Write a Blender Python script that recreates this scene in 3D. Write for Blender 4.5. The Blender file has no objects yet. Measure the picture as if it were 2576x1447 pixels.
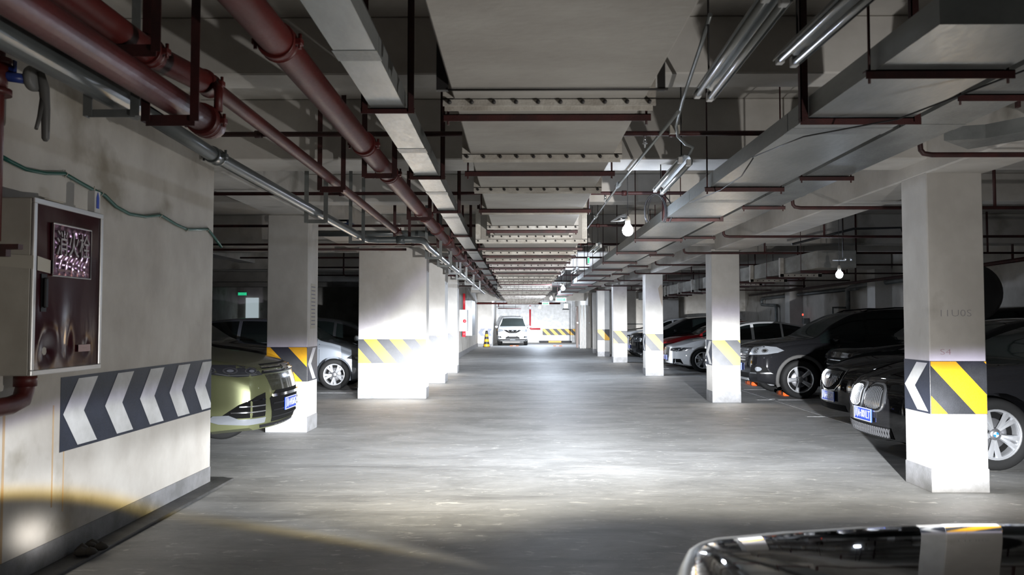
import bpy, bmesh, math, random
import numpy as np
from mathutils import Vector, Matrix
from mathutils.bvhtree import BVHTree
R = math.radians
sc = bpy.context.scene
col = sc.collection
rnd = random.Random(7)

# ------------------------------------------------------------------ camera, world, light, exposure
cam_d = bpy.data.cameras.new('camera'); cam = bpy.data.objects.new('camera', cam_d); col.objects.link(cam)
cam.location = (0, 0, 1.45)
cam.rotation_euler = (R(90 + 2.327), 0, R(0.58))
cam_d.sensor_width = 36; cam_d.lens = 36 * 2079 / 2576
cam_d.clip_start = 0.05; cam_d.clip_end = 200
cam_d.dof.use_dof = True; cam_d.dof.focus_distance = 12.0; cam_d.dof.aperture_fstop = 4.2
sc.camera = cam
w = bpy.data.worlds.new('world'); sc.world = w; w.use_nodes = True
w.node_tree.nodes['Background'].inputs[0].default_value = (0.6, 0.7, 1, 1)
w.node_tree.nodes['Background'].inputs[1].default_value = 0.004
sc.view_settings.view_transform = 'Standard'
sc.view_settings.look = 'None'
sc.view_settings.gamma = 1
sc.view_settings.use_curve_mapping = False
sc.view_settings.exposure = 0.0
sc.cycles.max_bounces = 8; sc.cycles.diffuse_bounces = 5; sc.cycles.glossy_bounces = 4
sc.cycles.caustics_reflective = False; sc.cycles.caustics_refractive = False
sc.cycles.sample_clamp_indirect = 6
LAMP = (2.02, 2.42, 0.70)       # the lit right headlamp of the car beside the camera
LAMP_W = 72000; GLOW = 0.0030

def headlamp_beam(loc, amp, famp, fhc, wide, gl, left):
    """A projector headlamp: flat cut-off above, soft foot below, coloured fringes, as its lens throws it."""
    ld = bpy.data.lights.new('headlamp_beam', 'POINT'); lo = bpy.data.objects.new('headlamp_beam', ld); col.objects.link(lo)
    lo.location = loc; lo.rotation_euler = (R(90), 0, 0)
    ld.energy = LAMP_W; ld.shadow_soft_size = 0.035
    ld.use_nodes = True
    nt = ld.node_tree; N = nt.nodes; L = nt.links
    em = N['Emission']
    def val(a, sock):
        if isinstance(a, (int, float)): sock.default_value = a
        else: L.new(a, sock)
    def m(op, a, b=0.0, c=0.0):
        n = N.new('ShaderNodeMath'); n.operation = op
        val(a, n.inputs[0]); val(b, n.inputs[1]); val(c, n.inputs[2]); return n.outputs[0]
    def ss(v, a, b):                      # smoothstep a..b ; a, b may be sockets
        t = m('DIVIDE', m('SUBTRACT', v, a), m('SUBTRACT', b, a))
        n = N.new('ShaderNodeMapRange'); n.interpolation_type = 'SMOOTHSTEP'
        L.new(t, n.inputs[0]); return n.outputs[0]
    tc = N.new('ShaderNodeTexCoord'); sp = N.new('ShaderNodeSeparateXYZ'); L.new(tc.outputs['Normal'], sp.inputs[0])
    nz = m('MAXIMUM', m('ABSOLUTE', sp.outputs[2]), 0.02)
    h = m('DIVIDE', sp.outputs[0], nz); v = m('DIVIDE', sp.outputs[1], nz)
    cut = m('ADD', 0.045, m('MULTIPLY', 0.095, ss(h, -0.40, -0.25)))
    cut = m('SUBTRACT', cut, m('MULTIPLY', 0.065, ss(h, -0.12, 0.06)))
    cut = m('ADD', cut, m('MULTIPLY', 0.015, ss(h, 0.15, 0.40)))
    cut = m('ADD', cut, m('MULTIPLY', 0.05, ss(m('MULTIPLY', h, -1.0), 0.9, 2.0)))
    up = m('SUBTRACT', 1.0, ss(v, m('SUBTRACT', cut, 0.038), m('ADD', cut, 0.03)))
    side = ss(m('MULTIPLY', h, -1.0), 0.85, 1.12); side0 = ss(m('MULTIPLY', h, -1.0), 0.3, 0.85)
    low_c = m('MULTIPLY', -0.235, m('POWER', m('MAXIMUM', m('MULTIPLY', h, -1.0), 0.75), -1.2))
    lowc_side = ss(v, m('SUBTRACT', low_c, 0.022), m('ADD', low_c, 0.012))
    lowc_mid = ss(v, m('SUBTRACT', -0.200, m('MULTIPLY', 0.04, side0)), m('SUBTRACT', -0.11, m('MULTIPLY', 0.05, side0)))
    low = m('ADD', m('MULTIPLY', side, lowc_side), m('MULTIPLY', m('SUBTRACT', 1.0, side), lowc_mid))
    hh = m('DIVIDE', m('ADD', h, 0.10), 0.235)
    g = m('POWER', 2.718, m('MULTIPLY', -1.0, m('MULTIPLY', hh, hh)))
    g2 = m('POWER', 2.718, m('MULTIPLY', -0.14, m('MULTIPLY', hh, hh)))
    vv = m('DIVIDE', m('ADD', v, 0.010), m('ADD', 0.030, m('MULTIPLY', 0.016, ss(v, -0.02, 0.0))))
    hot = m('POWER', 2.718, m('MULTIPLY', -1.0, m('MULTIPLY', vv, vv)))
    fh = m('DIVIDE', m('ADD', h, fhc), 0.52)
    fg = m('MULTIPLY', m('POWER', 2.718, m('MULTIPLY', -1.0, m('MULTIPLY', fh, fh))), m('MULTIPLY', ss(m('MULTIPLY', v, -1.0), 0.015, 0.065), m('SUBTRACT', 1.0, m('MULTIPLY', m('MULTIPLY', 0.6, m('SUBTRACT', 1.0, side0)), ss(m('MULTIPLY', v, -1.0), 0.09, 0.15)))))
    foot = m('ADD', 1.0, m('MULTIPLY', 0.5, ss(m('MULTIPLY', v, -1.0), 0.02, 0.09)))
    inten = m('ADD', m('ADD', m('MULTIPLY', m('MULTIPLY', g, hot), amp), m('MULTIPLY', fg, famp)), m('MULTIPLY', wide, m('ADD', m('MULTIPLY', g2, 0.05), m('MULTIPLY', foot, 0.018))))
    fwd = ss(m('MULTIPLY', sp.outputs[2], -1.0), 0.0, 0.05)
    body = m('MULTIPLY', m('MULTIPLY', m('MULTIPLY', inten, up), low), fwd)
    if left: body = m('MULTIPLY', m('MULTIPLY', body, m('SUBTRACT', 1.0, ss(m('MULTIPLY', h, -1.0), 0.42, 0.72))), m('SUBTRACT', 1.0, ss(h, 0.05, 0.25)))
    # stray light: a weak halo in every direction and one small spill low on the left
    bx = m('DIVIDE', m('ADD', h, 2.10), 0.17); bz = m('DIVIDE', m('ADD', v, 0.20), 0.04)
    blob = m('POWER', 2.718, m('MULTIPLY', -1.0, m('ADD', m('MULTIPLY', bx, bx), m('MULTIPLY', bz, bz))))
    halo = m('MULTIPLY', gl * GLOW, m('MULTIPLY', ss(sp.outputs[1], -0.12, 0.1), m('SUBTRACT', 1.0, m('MULTIPLY', 0.9, ss(sp.outputs[1], 0.52, 0.9)))))
    halo = m('MULTIPLY', halo, m('SUBTRACT', 1.0, m('MULTIPLY', 0.85, ss(sp.outputs[0], 0.34, 0.66))))
    h3 = m('DIVIDE', m('ADD', h, 0.12), 0.25)
    near = m('MULTIPLY', m('POWER', 2.718, m('MULTIPLY', -1.0, m('MULTIPLY', h3, h3))), m('MULTIPLY', ss(v, -0.05, 0.05), m('SUBTRACT', 1.0, ss(v, 0.12, 0.5))))
    halo = m('ADD', halo, m('MULTIPLY', m('MULTIPLY', near, fwd), gl * 0.045))
    halo = m('ADD', halo, m('MULTIPLY', m('MULTIPLY', blob, fwd), gl * 0.030))
    # colour fringes
    top_f = m('MULTIPLY', ss(v, m('SUBTRACT', cut, 0.02), m('ADD', cut, 0.005)), 0.8)
    e1 = m('MULTIPLY', m('SUBTRACT', 1.0, ss(v, m('SUBTRACT', low_c, 0.012), m('ADD', low_c, 0.03))), side)
    e2 = m('MULTIPLY', m('MULTIPLY', m('SUBTRACT', 1.0, ss(v, -0.2, -0.10)), 0.30), m('SUBTRACT', 1.0, side))
    mx = N.new('ShaderNodeMixRGB'); mx.inputs[1].default_value = (0.93, 0.96, 1, 1); mx.inputs[2].default_value = (0.66, 0.62, 1, 1); L.new(top_f, mx.inputs[0])
    mx2 = N.new('ShaderNodeMixRGB'); L.new(mx.outputs[0], mx2.inputs[1]); mx2.inputs[2].default_value = (1.0, 0.70, 0.10, 1)
    L.new(m('ADD', e1, e2), mx2.inputs[0])
    L.new(mx2.outputs[0], em.inputs['Color']); L.new(body, em.inputs['Strength'])
    em2 = N.new('ShaderNodeEmission'); em2.inputs['Color'].default_value = (1.0, 0.97, 0.93, 1); L.new(halo, em2.inputs['Strength'])
    ad = N.new('ShaderNodeAddShader'); L.new(em.outputs[0], ad.inputs[0]); L.new(em2.outputs[0], ad.inputs[1]); L.new(ad.outputs[0], N['Light Output'].inputs[0])
headlamp_beam(LAMP, 2.1, 0.27, 0.22, 1.0, 1.0, False)
headlamp_beam((0.47, 2.44, 0.70), 0.6, 0.19, 0.0, 0.0, 0.0, True)

# ------------------------------------------------------------------ materials
MATS = {}
def mat(name, base, rough=0.5, metal=0.0, spec=0.5, coat=0.0, emit=None, strength=0.0):
    if name in MATS: return MATS[name]
    m = bpy.data.materials.new(name); m.use_nodes = True; b = m.node_tree.nodes['Principled BSDF']
    b.inputs['Base Color'].default_value = (*base, 1); b.inputs['Roughness'].default_value = rough
    b.inputs['Metallic'].default_value = metal; b.inputs['Specular IOR Level'].default_value = spec
    b.inputs['Coat Weight'].default_value = coat; b.inputs['Coat Roughness'].default_value = 0.03
    if emit: b.inputs['Emission Color'].default_value = (*emit, 1); b.inputs['Emission Strength'].default_value = strength
    MATS[name] = m; return m
def worn(name, c1, c2, scale=(1, 1, 1), rough=0.6, metal=0.0, bump=0.1, rvar=0.12, lo=0.38, hi=0.66, detail=7, fine=18, spec=0.5, stain=None):
    """base colour mixed by noise in object space, fine bump, varied roughness"""
    if name in MATS: return MATS[name]
    m = mat(name, c1, rough, metal, spec); nt = m.node_tree; N = nt.nodes; L = nt.links; b = N['Principled BSDF']
    tc = N.new('ShaderNodeNewGeometry'); mp = N.new('ShaderNodeMapping'); mp.inputs['Scale'].default_value = scale; L.new(tc.outputs['Position'], mp.inputs[0])
    n = N.new('ShaderNodeTexNoise'); n.inputs['Scale'].default_value = 1.0; n.inputs['Detail'].default_value = detail; n.inputs['Roughness'].default_value = 0.62; L.new(mp.outputs[0], n.inputs['Vector'])
    r = N.new('ShaderNodeValToRGB'); r.color_ramp.elements[0].position = lo; r.color_ramp.elements[1].position = hi
    r.color_ramp.elements[0].color = (*c2, 1); r.color_ramp.elements[1].color = (*c1, 1); L.new(n.outputs[0], r.inputs[0])
    out = r.outputs[0]
    if stain:
        n3 = N.new('ShaderNodeTexNoise'); n3.inputs['Scale'].default_value = stain[1]; n3.inputs['Detail'].default_value = 5; L.new(tc.outputs['Position'], n3.inputs['Vector'])
        r3 = N.new('ShaderNodeValToRGB'); r3.color_ramp.elements[0].position = stain[2]; r3.color_ramp.elements[1].position = stain[2] + 0.12
        L.new(n3.outputs[0], r3.inputs[0]); mx = N.new('ShaderNodeMixRGB'); L.new(r3.outputs[0], mx.inputs[0]); L.new(out, mx.inputs[1]); mx.inputs[2].default_value = (*stain[0], 1)
        out = mx.outputs[0]
    L.new(out, b.inputs['Base Color'])
    n2 = N.new('ShaderNodeTexNoise'); n2.inputs['Scale'].default_value = fine; n2.inputs['Detail'].default_value = 6; L.new(mp.outputs[0], n2.inputs['Vector'])
    bp = N.new('ShaderNodeBump'); bp.inputs['Strength'].default_value = bump; bp.inputs['Distance'].default_value = 0.01
    L.new(n2.outputs[0], bp.inputs['Height']); L.new(bp.outputs[0], b.inputs['Normal'])
    mr = N.new('ShaderNodeMapRange'); mr.inputs['To Min'].default_value = max(0.02, rough - rvar); mr.inputs['To Max'].default_value = min(1, rough + rvar)
    L.new(n2.outputs[0], mr.inputs[0]); L.new(mr.outputs[0], b.inputs['Roughness'])
    return m
wall_m = worn('painted_plaster', (0.60, 0.575, 0.53), (0.42, 0.39, 0.35), (1.1, 1.1, 0.9), 0.75, bump=0.25, fine=9, stain=((0.30, 0.27, 0.22), 1.6, 0.60))
col_m = worn('column_plaster', (0.66, 0.64, 0.61), (0.52, 0.50, 0.47), (1.6, 1.6, 1.2), 0.7, bump=0.2, fine=9, stain=((0.40, 0.38, 0.35), 2.3, 0.66))
base_m = worn('grey_skirting_paint', (0.26, 0.26, 0.27), (0.17, 0.17, 0.17), (5, 5, 5), 0.7, bump=0.2)
ceil_m = worn('ceiling_concrete', (0.62, 0.60, 0.57), (0.44, 0.42, 0.39), (0.9, 0.9, 1), 0.85, bump=0.2, stain=((0.22, 0.205, 0.17), 1.1, 0.62))
duct_m = worn('duct_board', (0.37, 0.355, 0.325), (0.28, 0.262, 0.237), (1.2, 1.8, 3), 0.8, bump=0.3, fine=14, stain=((0.33, 0.30, 0.25), 1.9, 0.68))
flange_m = worn('duct_flange', (0.60, 0.58, 0.53), (0.36, 0.33, 0.29), (6, 6, 6), 0.7, bump=0.25)
iron_m = worn('red_oxide_steel', (0.060, 0.013, 0.012), (0.030, 0.009, 0.009), (8, 8, 8), 0.55, bump=0.2)
redpipe_m = worn('red_pipe_paint', (0.105, 0.013, 0.011), (0.060, 0.009, 0.008), (5, 2.2, 5), 0.46, bump=0.1, rvar=0.1)
fire_m = mat('bright_red_paint', (0.45, 0.02, 0.03), 0.4)
galv_m = worn('galvanised_steel', (0.36, 0.375, 0.37), (0.25, 0.265, 0.26), (3, 0.9, 3), 0.36, metal=0.6, bump=0.06, rvar=0.1)
galvd_m = worn('dull_galvanised_steel', (0.25, 0.265, 0.265), (0.16, 0.17, 0.17), (4, 2, 4), 0.42, metal=0.4, bump=0.08)
gpipe_m = worn('grey_pipe', (0.10, 0.11, 0.11), (0.06, 0.068, 0.068), (2, 2, 2), 0.30, metal=0.1, bump=0.0, rvar=0.03)
dark_m = mat('black_plastic', (0.010, 0.010, 0.011), 0.5, spec=0.2)
matte_m = mat('matt_black', (0.006, 0.006, 0.006), 0.9, spec=0.1)
bolt_m = mat('bolt_dark', (0.02, 0.018, 0.018), 0.6)
rubber_m = mat('tyre_rubber', (0.011, 0.011, 0.011), 0.8, spec=0.2)
glass_m = mat('tinted_glass', (0.006, 0.009, 0.009), 0.04, spec=0.6)
clearg_m = mat('windscreen_glass', (0.012, 0.018, 0.017), 0.05, spec=0.7)
chrome_m = mat('chrome', (0.75, 0.76, 0.78), 0.12, metal=1)
alloy_m = mat('alloy', (0.62, 0.63, 0.65), 0.28, metal=0.75)
alloyd_m = mat('dark_alloy', (0.22, 0.22, 0.23), 0.35, metal=0.8)
lens_m = mat('lamp_glass', (0.34, 0.36, 0.39), 0.12, metal=0.6, spec=0.8)
lensd_m = mat('lamp_housing', (0.03, 0.032, 0.035), 0.08, spec=0.8)
yel_m = worn('yellow_paint', (0.80, 0.42, 0.012), (0.66, 0.33, 0.01), (6, 6, 6), 0.45, bump=0.06)
blk_m = worn('black_paint', (0.028, 0.029, 0.034), (0.016, 0.017, 0.020), (5, 5, 5), 0.5, bump=0.06, stain=((0.12, 0.12, 0.13), 9, 0.72))
navy_m = worn('navy_paint', (0.022, 0.027, 0.046), (0.013, 0.017, 0.030), (5, 5, 5), 0.55, bump=0.08, stain=((0.10, 0.10, 0.12), 8, 0.74))
wht_m = worn('white_band_paint', (0.66, 0.66, 0.66), (0.50, 0.50, 0.49), (4, 4, 4), 0.6, bump=0.08)
line_m = worn('floor_line_paint', (0.55, 0.56, 0.57), (0.30, 0.30, 0.30), (9, 9, 9), 0.6, bump=0.1)
orange_m = mat('orange_reflector', (0.75, 0.13, 0.02), 0.35)
plate_m = mat('plate_blue', (0.02, 0.06, 0.42), 0.35)
pltxt_m = mat('plate_white', (0.80, 0.82, 0.85), 0.4)
hose_m = mat('green_hose', (0.012, 0.085, 0.065), 0.22)
cream_m = worn('cream_enamel', (0.50, 0.475, 0.42), (0.38, 0.35, 0.30), (2, 2, 2), 0.5, bump=0.05)
led_m = mat('led_bulb', (1, 1, 1), 0.4, emit=(0.78, 0.85, 1.0), strength=60)
exit_m = mat('exit_green', (0.02, 0.5, 0.2), 0.4, emit=(0.02, 0.8, 0.32), strength=0.9)
exitd_m = mat('exit_face', (0.20, 0.34, 0.28), 0.4, emit=(0.5, 1.0, 0.75), strength=0.22)
tape_m = mat('paper_tape', (0.52, 0.49, 0.42), 0.7)
cable_m = mat('cable', (0.02, 0.02, 0.022), 0.5)
maroon_m = worn('maroon_enamel', (0.040, 0.005, 0.009), (0.026, 0.004, 0.007), (3, 3, 1.2), 0.16, bump=0.25, fine=2.2, rvar=0.06)

def floor_material():
    m = mat('floor_concrete', (0.3, 0.3, 0.3), 0.5); nt = m.node_tree; N = nt.nodes; L = nt.links; b = N['Principled BSDF']
    g = N.new('ShaderNodeNewGeometry')
    def noise(scale, mp, det=8, ro=0.65, dist=0.0):
        p = N.new('ShaderNodeMapping'); p.inputs['Scale'].default_value = mp; L.new(g.outputs['Position'], p.inputs[0])
        n = N.new('ShaderNodeTexNoise'); n.inputs['Scale'].default_value = scale; n.inputs['Detail'].default_value = det; n.inputs['Roughness'].default_value = ro
        n.inputs['Distortion'].default_value = dist; L.new(p.outputs[0], n.inputs['Vector']); return n.outputs[0]
    def ramp(s, a, ca, bb, cb):
        r = N.new('ShaderNodeValToRGB'); r.color_ramp.elements[0].position = a; r.color_ramp.elements[0].color = (*ca, 1)
        r.color_ramp.elements[1].position = bb; r.color_ramp.elements[1].color = (*cb, 1); L.new(s, r.inputs[0]); return r.outputs[0]
    a = ramp(noise(0.9, (1, 1.6, 1), 9, 0.68, 0.4), 0.36, (0.30, 0.30, 0.295), 0.66, (0.50, 0.50, 0.495))
    s = ramp(noise(4.2, (1.0, 2.8, 1), 12, 0.74, 1.0), 0.575, (0, 0, 0), 0.635, (1, 1, 1))
    mx = N.new('ShaderNodeMixRGB'); L.new(s, mx.inputs[0]); L.new(a, mx.inputs[1]); mx.inputs[2].default_value = (0.66, 0.655, 0.63, 1)
    d = ramp(noise(1.3, (0.25, 2.2, 1), 6, 0.6), 0.30, (1, 1, 1), 0.44, (0, 0, 0))
    mx2 = N.new('ShaderNodeMixRGB'); md = N.new('ShaderNodeMath'); md.operation = 'MULTIPLY'; md.inputs[1].default_value = 0.5; L.new(d, md.inputs[0])
    L.new(md.outputs[0], mx2.inputs[0]); L.new(mx.outputs[0], mx2.inputs[1]); mx2.inputs[2].default_value = (0.15, 0.15, 0.15, 1)
    L.new(mx2.outputs[0], b.inputs['Base Color'])
    n = noise(6, (1, 2, 1), 10, 0.7)
    mr = N.new('ShaderNodeMapRange'); mr.inputs['To Min'].default_value = 0.42; mr.inputs['To Max'].default_value = 0.78; b.inputs['Specular IOR Level'].default_value = 0.4; L.new(n, mr.inputs[0]); L.new(mr.outputs[0], b.inputs['Roughness'])
    bp = N.new('ShaderNodeBump'); bp.inputs['Strength'].default_value = 0.28; bp.inputs['Distance'].default_value = 0.012; L.new(n, bp.inputs['Height']); L.new(bp.outputs[0], b.inputs['Normal'])
    return m
floor_m = floor_material()
def paint(name, c, flake=0.0, rough=0.35):
    m = mat(name, c, rough, metal=flake, spec=0.0, coat=1.0)
    return m

# ------------------------------------------------------------------ mesh helpers
WM = {}     # world matrices of the empties
def wm(o):
    while o is not None:
        if o.name in WM: return WM[o.name]
        o = o.parent
    return Matrix.Identity(4)
class MB:
    def __init__(s): s.v = []; s.f = []; s.m = []; s.sm = []; s.cur = 0
    def face(s, idx, smooth=False): s.f.append(tuple(idx)); s.m.append(s.cur); s.sm.append(smooth)
    def add(s, vs, fs, smooth=False):
        o = len(s.v); s.v += [tuple(p) for p in vs]
        for f in fs: s.face([i + o for i in f], smooth)
        return s
    def box(s, x0, x1, y0, y1, z0, z1, bev=0.0):
        x0, x1 = sorted((x0, x1)); y0, y1 = sorted((y0, y1)); z0, z1 = sorted((z0, z1))
        if bev > 0 and min(x1 - x0, y1 - y0, z1 - z0) > 2.2 * bev:
            vs = []; key = {}
            for sx in (0, 1):
                for sy in (0, 1):
                    for sz in (0, 1):
                        X, Y, Z = (x0, x1)[sx], (y0, y1)[sy], (z0, z1)[sz]; dx, dy, dz = bev * (1 - 2 * sx), bev * (1 - 2 * sy), bev * (1 - 2 * sz)
                        for a, p in (('x', (X, Y + dy, Z + dz)), ('y', (X + dx, Y, Z + dz)), ('z', (X + dx, Y + dy, Z))):
                            key[(sx, sy, sz, a)] = len(vs); vs.append(p)
            fs = []
            for q in (0, 1):
                fs.append([key[(q, a, b, 'x')] for a, b in ((0, 0), (1, 0), (1, 1), (0, 1))][::1 if q else -1])
                fs.append([key[(a, q, b, 'y')] for a, b in ((0, 0), (0, 1), (1, 1), (1, 0))][::1 if q else -1])
                fs.append([key[(a, b, q, 'z')] for a, b in ((0, 0), (1, 0), (1, 1), (0, 1))][::1 if q else -1])
            for a in (0, 1):
                for b in (0, 1):
                    fs.append([key[(a, b, 0, 'x')], key[(a, b, 1, 'x')], key[(a, b, 1, 'y')], key[(a, b, 0, 'y')]][::1 if a != b else -1])
                    fs.append([key[(a, 0, b, 'x')], key[(a, 1, b, 'x')], key[(a, 1, b, 'z')], key[(a, 0, b, 'z')]][::-1 if a != b else 1])
                    fs.append([key[(0, a, b, 'y')], key[(1, a, b, 'y')], key[(1, a, b, 'z')], key[(0, a, b, 'z')]][::1 if a != b else -1])
                    for c in (0, 1):
                        t = [key[(a, b, c, 'x')], key[(a, b, c, 'y')], key[(a, b, c, 'z')]]
                        fs.append(t if (a + b + c) % 2 else t[::-1])
            return s.add(vs, fs)
        vs = [(x0, y0, z0), (x1, y0, z0), (x1, y1, z0), (x0, y1, z0), (x0, y0, z1), (x1, y0, z1), (x1, y1, z1), (x0, y1, z1)]
        return s.add(vs, [(3, 2, 1, 0), (4, 5, 6, 7), (0, 1, 5, 4), (1, 2, 6, 5), (2, 3, 7, 6), (3, 0, 4, 7)])
    def tube(s, path, r, n=12, caps=True, smooth=True):
        P = [Vector(p) for p in path]; rr = r if isinstance(r, (list, tuple)) else [r] * len(P)
        o = len(s.v); ref = None
        for i, p in enumerate(P):
            d = ((P[i] - P[i - 1]).normalized() if i else Vector()) + ((P[i + 1] - P[i]).normalized() if i < len(P) - 1 else Vector())
            d.normalize()
            if ref is None:
                ref = Vector((0, 0, 1)) if abs(d.z) < 0.9 else Vector((1, 0, 0))
            a = (ref - d * ref.dot(d)).normalized(); b = d.cross(a); ref = a
            for k in range(n):
                t = 2 * math.pi * k / n; s.v.append(tuple(p + (a * math.cos(t) + b * math.sin(t)) * rr[i]))
        for i in range(len(P) - 1):
            for k in range(n):
                k2 = (k + 1) % n; s.face((o + i * n + k, o + i * n + k2, o + (i + 1) * n + k2, o + (i + 1) * n + k), smooth)
        if caps:
            s.face([o + k for k in range(n)][::-1]); e = o + (len(P) - 1) * n; s.face([e + k for k in range(n)])
        return s
    def lathe(s, prof, n=32, axis='y', c=(0, 0, 0), smooth=True):
        o = len(s.v)
        for a, r in prof:
            for k in range(n):
                t = 2 * math.pi * k / n; u, w_ = r * math.cos(t), r * math.sin(t)
                p = {'y': (u, a, w_), 'x': (a, u, w_), 'z': (u, w_, a)}[axis]
                s.v.append((p[0] + c[0], p[1] + c[1], p[2] + c[2]))
        for i in range(len(prof) - 1):
            for k in range(n):
                k2 = (k + 1) % n; s.face((o + i * n + k, o + (i + 1) * n + k, o + (i + 1) * n + k2, o + i * n + k2), smooth)
        return s
    def poly(s, pts, thick_dir=None):
        """flat polygon, or a slab when thick_dir (a vector) is given"""
        n = len(pts)
        if thick_dir is None: return s.add(pts, [tuple(range(n))])
        t = Vector(thick_dir); back = [tuple(Vector(p) + t) for p in pts]
        fs = [tuple(range(n)), tuple(range(2 * n - 1, n - 1, -1))] + [(i, n + i, n + (i + 1) % n, (i + 1) % n) for i in range(n)]
        return s.add(list(pts) + back, fs)
    def build(s, name, mats, parent=None, loc=None, world=True, fix=True):
        me = bpy.data.meshes.new(name)
        M = wm(parent).inverted() if world else Matrix.Identity(4)
        vs = [tuple(M @ Vector(p)) for p in s.v] if M != Matrix.Identity(4) else s.v
        me.from_pydata(vs, [], s.f)
        for mm in (mats if isinstance(mats, (list, tuple)) else [mats]): me.materials.append(mm)
        me.polygons.foreach_set('material_index', s.m); me.polygons.foreach_set('use_smooth', s.sm)
        if fix:
            bm = bmesh.new(); bm.from_mesh(me); bmesh.ops.recalc_face_normals(bm, faces=bm.faces); bm.to_mesh(me); bm.free()
        me.update()
        o = bpy.data.objects.new(name, me); col.objects.link(o)
        if parent is not None: o.parent = parent
        if loc: o.location = loc
        return o
def tag(o, label=None, cat=None, group=None, kind=None):
    if label: o['label'] = label
    if cat: o['category'] = cat
    if group: o['group'] = group
    if kind: o['kind'] = kind
    return o
def thing(name, label, cat, loc=(0, 0, 0), rz=0.0, group=None):
    o = bpy.data.objects.new(name, None); o.empty_display_size = 0.1; col.objects.link(o)
    o.location = loc; o.rotation_euler = (0, 0, rz)
    WM[o.name] = Matrix.Translation(Vector(loc)) @ Matrix.Rotation(rz, 4, 'Z')
    return tag(o, label, cat, group)
def struct(o): o['kind'] = 'structure'; return o
def copy_tree(o, parent=None):
    c = o.copy(); col.objects.link(c); c.parent = parent
    for ch in o.children: copy_tree(ch, c)
    return c
def clip_poly(poly, x0, x1, y0, y1):
    def cl(p, f, g):
        out = []
        for i in range(len(p)):
            a, b = p[i], p[(i + 1) % len(p)]; fa, fb = f(a), f(b)
            if fa >= 0: out.append(a)
            if (fa >= 0) != (fb >= 0):
                t = fa / (fa - fb); out.append((a[0] + t * (b[0] - a[0]), a[1] + t * (b[1] - a[1])))
        return out
    for f in (lambda q: q[0] - x0, lambda q: x1 - q[0], lambda q: q[1] - y0, lambda q: y1 - q[1]):
        if len(poly) < 3: return []
        poly = cl(poly, f, None)
    return poly if len(poly) > 2 else []
def text_obj(body, size, mapf, material, name, parent=None, thick=0.002, width=None, off=0.0):
    """lettering as a thin mesh; mapf sends (u, v, t) in text space to world"""
    cu = bpy.data.curves.new(name, 'FONT'); cu.body = body; cu.size = size; cu.extrude = 0.5 * thick; cu.resolution_u = 3; cu.offset = off
    cu.align_x = 'CENTER'; cu.align_y = 'CENTER'
    t = bpy.data.objects.new(name, cu); col.objects.link(t)
    dg = bpy.context.evaluated_depsgraph_get(); me = bpy.data.meshes.new_from_object(t.evaluated_get(dg))
    bpy.data.objects.remove(t); bpy.data.curves.remove(cu)
    xs = [v.co.x for v in me.vertices]
    if not xs: return None
    cx = 0.5 * (min(xs) + max(xs)); k = (width / (max(xs) - min(xs))) if width else 1.0
    M = wm(parent).inverted()
    for v in me.vertices: v.co = M @ Vector(mapf((v.co.x - cx) * k, v.co.y, v.co.z))
    me.materials.clear(); me.materials.append(material); me.name = name
    o = bpy.data.objects.new(name, me); col.objects.link(o)
    if parent is not None: o.parent = parent
    return o
# ------------------------------------------------------------------ setting
def bx(*a, **k): return MB().box(*a, **k)
ORD = ['first', 'second', 'third', 'fourth', 'fifth', 'sixth', 'seventh', 'eighth', 'ninth', 'tenth', 'eleventh', 'twelfth', 'thirteenth', 'fourteenth', 'fifteenth',
       'sixteenth', 'seventeenth', 'eighteenth', 'nineteenth', 'twentieth', 'twenty-first', 'twenty-second', 'twenty-third', 'twenty-fourth', 'twenty-fifth']
ZC = 3.37
BEAMS = ((5.13, 5.44, 3.0), (7.06, 7.6, 2.84), (10.7, 11.0, 3.0), (14.8, 15.3, 2.84), (18.4, 18.7, 3.0), (22.0, 22.5, 2.84), (25.6, 25.9, 3.0), (29.0, 29.5, 2.84), (33.4, 33.9, 2.84), (40.5, 41, 2.84), (46.6, 47.2, 2.6), (1.0, 1.4, 3.0))
def ctop(y):
    for a, b, z in BEAMS:
        if a - .03 < y < b + .03: return z
    return ZC
fl = struct(bx(-14, 10.2, -6, 57, -0.2, 0).build('floor', floor_m))
ce = struct(bx(-14, 10.2, -6, 57, ZC, ZC + 0.2).build('ceiling', ceil_m))
for y0, y1, zb in BEAMS:
    struct(bx(-13.9, 9.85, y0, y1, zb, ZC - .001, bev=.01).build('ceiling_beam', ceil_m))
struct(bx(3.48, 3.99, -5.9, 37, 2.72, ZC - .002, bev=.012).build('ceiling_beam', ceil_m))
struct(bx(-3.30, -2.80, 7.62, 33, 2.85, ZC - .002, bev=.012).build('ceiling_beam', ceil_m))
struct(bx(-7.5, -7.1, -5.9, 39.9, 3.0, ZC - .001).build('ceiling_beam', ceil_m))

WX = -2.77; WE = 7.40
wl = struct(bx(WX - .45, WX, -6, WE, 0, ZC).build('wall_left', wall_m))
bs = struct(bx(WX, WX + .006, -6, WE + .001, 0, 0.155).build('baseboard_left', base_m))
struct(MB().box(WX, WX + .16, -6, WE + .18, 0, .022, bev=.006).build('trim_1', worn('dark_kerb', (.10, .10, .10), (.05, .05, .05), (4, 4, 4), .6)))
for y_, z0_, z1_, w_ in ((4.43, .1, .98, .010), (4.90, .35, .95, .007), (5.02, .3, .9, .006)): MB().box(WX, WX + .0012, y_ - w_, y_ + w_, z0_, z1_).build('rust_streak', mat('rust_stain', (.46, .33, .20), .8), wl)
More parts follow.
